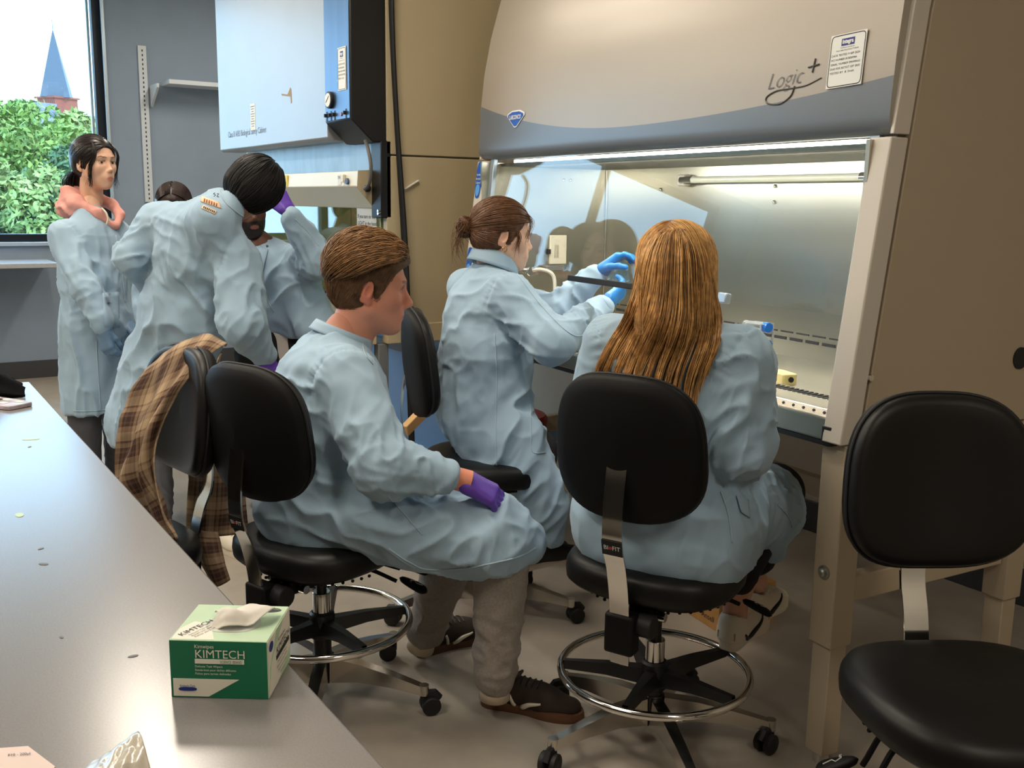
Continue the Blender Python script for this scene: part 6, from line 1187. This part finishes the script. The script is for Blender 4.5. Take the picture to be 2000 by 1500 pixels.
# ---------------------------------------------------------------- 6: bearded man with raised glove
def man_raised():
    fw = unit(-FDIR * .9 + RDIR * .35); sd = side_of(fw); pel = P(545, 672, 4.68); sc = P(528, 505, 4.66); fl = A(pel[0], pel[1], 0)
    J = dict(pel=pel, sc=sc, nk=P(505, 468, 4.64), shR=sc + sd * .16 - Zv * .02, shL=P(580, 512, 4.62), elL=P(622, 512, 4.42), wrL=P(570, 425, 4.36), elR=P(480, 610, 4.61), wrR=P(505, 680, 4.56),
        hipR=pel + sd * .09, hipL=pel - sd * .09, knR=fl + sd * .10 + Zv * .46 + fw * .1, knL=fl - sd * .10 + Zv * .46 + fw * .1, anR=fl + sd * .1 + Zv * .09, anL=fl - sd * .1 + Zv * .09)
    base = fl; t = empty('person', base, 0, 'bearded man in open lab coat with a purple glove raised to his head', 'person')
    H = Head(P(482, 412, 4.62), -FDIR * .86 + RDIR * .50 - Zv * .05, Zv - RDIR * .12, 1.03); sk = lin(96, 60, 44)
    make_body(t, base, H, False, body_parts(J, fw), sk, lin(140, 84, 76), lin(18, 14, 14), beard=lin(20, 16, 15), hh=.0035)
    S = SDF(); torso(S, pel + Zv * .08, sc, J['shR'], J['shL'], fw, (.175, .165, .175), (.80, .78, .72)); sleeve(S, J['shL'], J['elL'], J['wrL'], (.082, .078, .046)); sleeve(S, J['shR'], J['elR'], J['wrR'], (.078, .066, .046)); S.cone(P(585, 560, 4.56), P(620, 640, 4.54), .10, .10, k=.05, flat=fw, ratio=.5)
    gp = P(512, 640, 4.36); S.ell(P(530, 690, 4.48), (.12, .12, .17), k=.01, op='sub'); S.cut(P(560, 660, 4.56), -Zv + RDIR * -.12, .01)
    V, Q = S.mesh(.0085, 2); fo = [(P(605, 470, 4.41), .14, J['wrL'] - J['elL'], .04, .010), (P(560, 570, 4.51), .18, Zv + RDIR * .3, .06, .012), (P(590, 520, 4.46), .10, RDIR, .04, .009)]
    V = drape(V, Q, fo, (), .0045, 15.); fast_mesh('lab_coat', V, Q, M_coat, t, base=base); tr = bvh(V, Q)
    seam_line('coat_front_edge', tr, [(508, 490), (514, 540), (520, 580), (535, 610)], M_coatseam, t, base, .003); decal('lapel', tr, [(508, 480), (524, 488), (514, 528), (507, 520)], M_coat, t, base, .004); seam_line('seam', tr, [(576, 428), (600, 452), (622, 480)], M_coatseam, t, base, .002)
    for p_ in ((522, 482), (508, 518)):
        h_ = hit(tr, *p_, .004)
        if h_ is not None: MB().lathe([(.006, 0), (.006, .002), (.002, .003)], h_ - base, 10, fw).build('snap', M_snap, t)
    S = SDF(); S.cone(pel - Zv * .03, sc - Zv * .1, .145, .14, k=.04, flat=fw, ratio=.75).cone(sc - Zv * .1, J['nk'] - Zv * .07, .10, .05, k=.04); V, Q = S.mesh(.011, 1); V = drape(V, Q, noise=.004); fast_mesh('white_shirt', V, Q, M_shirt, t, base=base)
    trousers(t, base, J, M_blackp, (.12, .085, .07), .012)
    for q in 'RL': a = J['an' + q]; shoe(t, base, A(a[0], a[1], 0) - fw * .06, fw, .29, M_dkstripe, M_off, None)
    d = unit(P(543, 378, 4.38) - J['wrL']); glove(t, base, hand_sdf(J['wrL'] + d * .03, d, RDIR * .6 - FDIR * .6 + Zv * .3, 1, (.22, .25, .3, .35), .05, .3, .3, 1.08, 1.15), M_purple, .004); cuff_ring(t, base, J['wrL'] + d * .006, d, .042, M_coat, .02); MB().lathe([(.036, 0), (.038, .006), (.036, .012)], J['wrL'] + d * .016 - base, 18, d).build('glove_rim', mat('dark_purple_rim', lin(66, 34, 70), .5, bump=(80, .1, .001)), t)
    d = unit(fw - Zv * .3); glove(t, base, hand_sdf(J['wrR'] + d * .03, d, Zv, 1, (.4,) * 4, .1, .3, .6, 1., 1.1), M_purple, .005)
    hm = hair_mat('tight_black_hair', (16, 13, 13), .6); cap(t, base, H, hm, .006, None, nape=-.04)
man_raised()

# ---------------------------------------------------------------- 7: person hidden behind the bending man
def person_hidden():
    fw = unit(-FDIR + RDIR * .2); sd = side_of(fw); fl = PZ(345, 950, 0) ; p0 = P(342, 412, 5.35); fl = A(p0[0], p0[1], 0); pel = fl + Zv * .86; sc = fl + Zv * 1.22
    J = dict(pel=pel, sc=sc, nk=fl + Zv * 1.31, shR=sc + sd * .15 - Zv * .02, shL=sc - sd * .15 - Zv * .02, elR=sc + sd * .2 - Zv * .28, elL=sc - sd * .2 - Zv * .28, wrR=sc + sd * .16 - Zv * .46 + fw * .1, wrL=sc - sd * .16 - Zv * .46 + fw * .1, hipR=pel + sd * .085, hipL=pel - sd * .085, knR=fl + sd * .09 + Zv * .46, knL=fl - sd * .09 + Zv * .46, anR=fl + sd * .09 + Zv * .09, anL=fl - sd * .09 + Zv * .09)
    base = fl; t = empty('person', base, 0, 'dark-haired person almost hidden behind the bending man, only parted hair showing', 'person')
    H = Head(P(340, 408, 5.35), fw - Zv * .30, Zv + fw * .25, .98); sk = lin(214, 168, 142)
    make_body(t, base, H, True, body_parts(J, fw, .92), sk, lin(180, 108, 98), lin(40, 30, 26), hh=.0035)
    S = SDF(); torso(S, pel, sc, J['shR'], J['shL'], fw, (.165, .155, .165)); sleeve(S, J['shR'], J['elR'], J['wrR'], (.074, .062, .044)); sleeve(S, J['shL'], J['elL'], J['wrL'], (.074, .062, .044)); S.cone(pel, fl + Zv * .55, .165, .19, k=.05, flat=fw, ratio=.8).cut(fl + Zv * .56, -Zv, .01)
    V, Q = S.mesh(.011, 2); V = drape(V, Q, [(pel, .3, Zv, .07, .014)], (), .005, 20.); fast_mesh('lab_coat', V, Q, M_coat, t, base=base); trousers(t, base, J, M_blackp, (.10, .08, .065), .014)
    for q in 'RL':
        a = J['an' + q]; shoe(t, base, A(a[0], a[1], 0) - fw * .06, fw, .25, M_dkstripe, M_off, None); d = unit(fw * .5 - Zv); glove(t, base, hand_sdf(J['wr' + q] + d * .03, d, sd * (1 if q == 'R' else -1), 1 if q == 'R' else -1, (.4,) * 4, .1, .3, .5, .95, 1.1), M_blueg, .005)
    hm = hair_mat('dark_brown_hair', (46, 33, 30), .4); cap(t, base, H, hm, .012, None, face=((.092, 0, -.040), (.080, .080, .105)), nape=-.06, h=.0046)
    st = np.concatenate([np.stack([RNG.uniform(-.08, .085, 260), np.full(260, q * .004), np.full(260, .12)], 1) for q in (1, -1)]); pth = flow(st, lambda p: np.stack([0 * p[:, 0], np.sign(p[:, 1]), -.4 + 0 * p[:, 0]], 1), 12, .014, lambda u: .016 + .004 * u); strands('hair_strands', H.w(pth), .0016, hm, t, base)
person_hidden()

# ---------------------------------------------------------------- plaid shirt over the tucked stool
def plaid():
    m = mat('brown_plaid', lin(150, 118, 84), .92, bump=(160, .3, .001)); nt = m.node_tree; n = nt.nodes; b = n['Principled BSDF']; uv = n.new('ShaderNodeUVMap'); sx = n.new('ShaderNodeSeparateXYZ'); nt.links.new(uv.outputs[0], sx.inputs[0])
    def band(ax, rep, ramp):
        q = n.new('ShaderNodeMath'); q.operation = 'MULTIPLY'; q.inputs[1].default_value = rep; nt.links.new(sx.outputs[ax], q.inputs[0]); f = n.new('ShaderNodeMath'); f.operation = 'FRACT'; nt.links.new(q.outputs[0], f.inputs[0]); r = n.new('ShaderNodeValToRGB'); nt.links.new(f.outputs[0], r.inputs[0]); e = r.color_ramp; e.interpolation = 'CONSTANT'
        e.elements[0].position = ramp[0][0]; e.elements[0].color = lin(*ramp[0][1]); e.elements[1].position = ramp[1][0]; e.elements[1].color = lin(*ramp[1][1])
        for p_, c_ in ramp[2:]: k = e.elements.new(p_); k.color = lin(*c_)
        return r.outputs[0]
    rp = [(0, (176, 152, 122)), (.24, (108, 82, 64)), (.30, (158, 132, 104)), (.42, (80, 56, 46)), (.50, (104, 78, 62)), (.56, (62, 42, 36)), (.70, (96, 70, 56)), (.76, (70, 48, 40)), (.84, (144, 118, 92))]
    a = band('X', 1., rp); c = band('Y', 1., rp); fine = n.new('ShaderNodeTexNoise'); fine.inputs['Scale'].default_value = 160
    mx = n.new('ShaderNodeMix'); mx.data_type = 'RGBA'; mx.inputs[0].default_value = .5; nt.links.new(a, mx.inputs[6]); nt.links.new(c, mx.inputs[7]); nt.links.new(mx.outputs[2], b.inputs['Base Color'])
    o = P(385, 800, 2.85); base = A(o[0], o[1], .5); t = empty('plaid_shirt', base, 0, 'brown and tan plaid shirt draped over the tucked stool', 'shirt')
    def g(rows): return [[P(x, y, d) - base for x, y, d in r] for r in rows]
    # over the top of the backrest and down its bench side
    cloth('shirt_body', g([[(442, 676, 2.95), (402, 662, 2.94), (350, 674, 2.93), (312, 702, 2.92)], [(440, 672, 2.80), (395, 656, 2.79), (332, 684, 2.80), (286, 720, 2.83)], [(380, 722, 2.74), (340, 745, 2.74), (300, 775, 2.77), (248, 792, 2.82)], [(328, 800, 2.71), (300, 820, 2.71), (272, 850, 2.75), (230, 864, 2.80)], [(302, 895, 2.70), (282, 912, 2.70), (256, 930, 2.74), (218, 940, 2.79)], [(325, 990, 2.70), (312, 985, 2.71), (282, 1000, 2.74), (238, 985, 2.78)], [(352, 1050, 2.70), (338, 1060, 2.71), (305, 1050, 2.74), (250, 1020, 2.78)]]), m, t, 70, 50, folds=lambda u, v: .012 * np.sin(v * 15 + 2.5 * np.sin(u * 5)) * np.clip(u * 2.5 - .3, 0, 1), uvscale=(6.5, 4.0), thick=.004, noise=.006, nscale=12)
    # back panel hanging on the aisle side
    cloth('shirt_tail', g([[(432, 690, 2.94), (425, 700, 2.99), (418, 720, 3.02)], [(385, 800, 2.93), (425, 800, 2.98), (448, 790, 3.03)], [(372, 880, 2.92), (425, 885, 2.97), (468, 880, 3.02)], [(366, 970, 2.92), (425, 975, 2.96), (478, 965, 3.0)], [(364, 1050, 2.92), (420, 1048, 2.95), (486, 1042, 2.98)]]), m, t, 50, 40, folds=lambda u, v: .010 * np.sin(v * 13 + 1.2 * np.sin(u * 4)) * np.clip(u * 2, 0, 1), uvscale=(5.2, 2.6), thick=.004, noise=.005, nscale=11)
    cloth('shirt_sleeve', g([[(372, 1030, 2.94), (395, 1036, 2.90), (425, 1040, 2.94), (398, 1034, 2.98), (372, 1030, 2.94)], [(385, 1085, 2.92), (405, 1090, 2.88), (435, 1085, 2.92), (408, 1082, 2.96), (385, 1085, 2.92)], [(412, 1140, 2.90), (425, 1146, 2.87), (450, 1132, 2.90), (430, 1130, 2.94), (412, 1140, 2.90)]]), m, t, 26, 30, uvscale=(2, 2), thick=.003, noise=.004, nscale=16)
plaid()
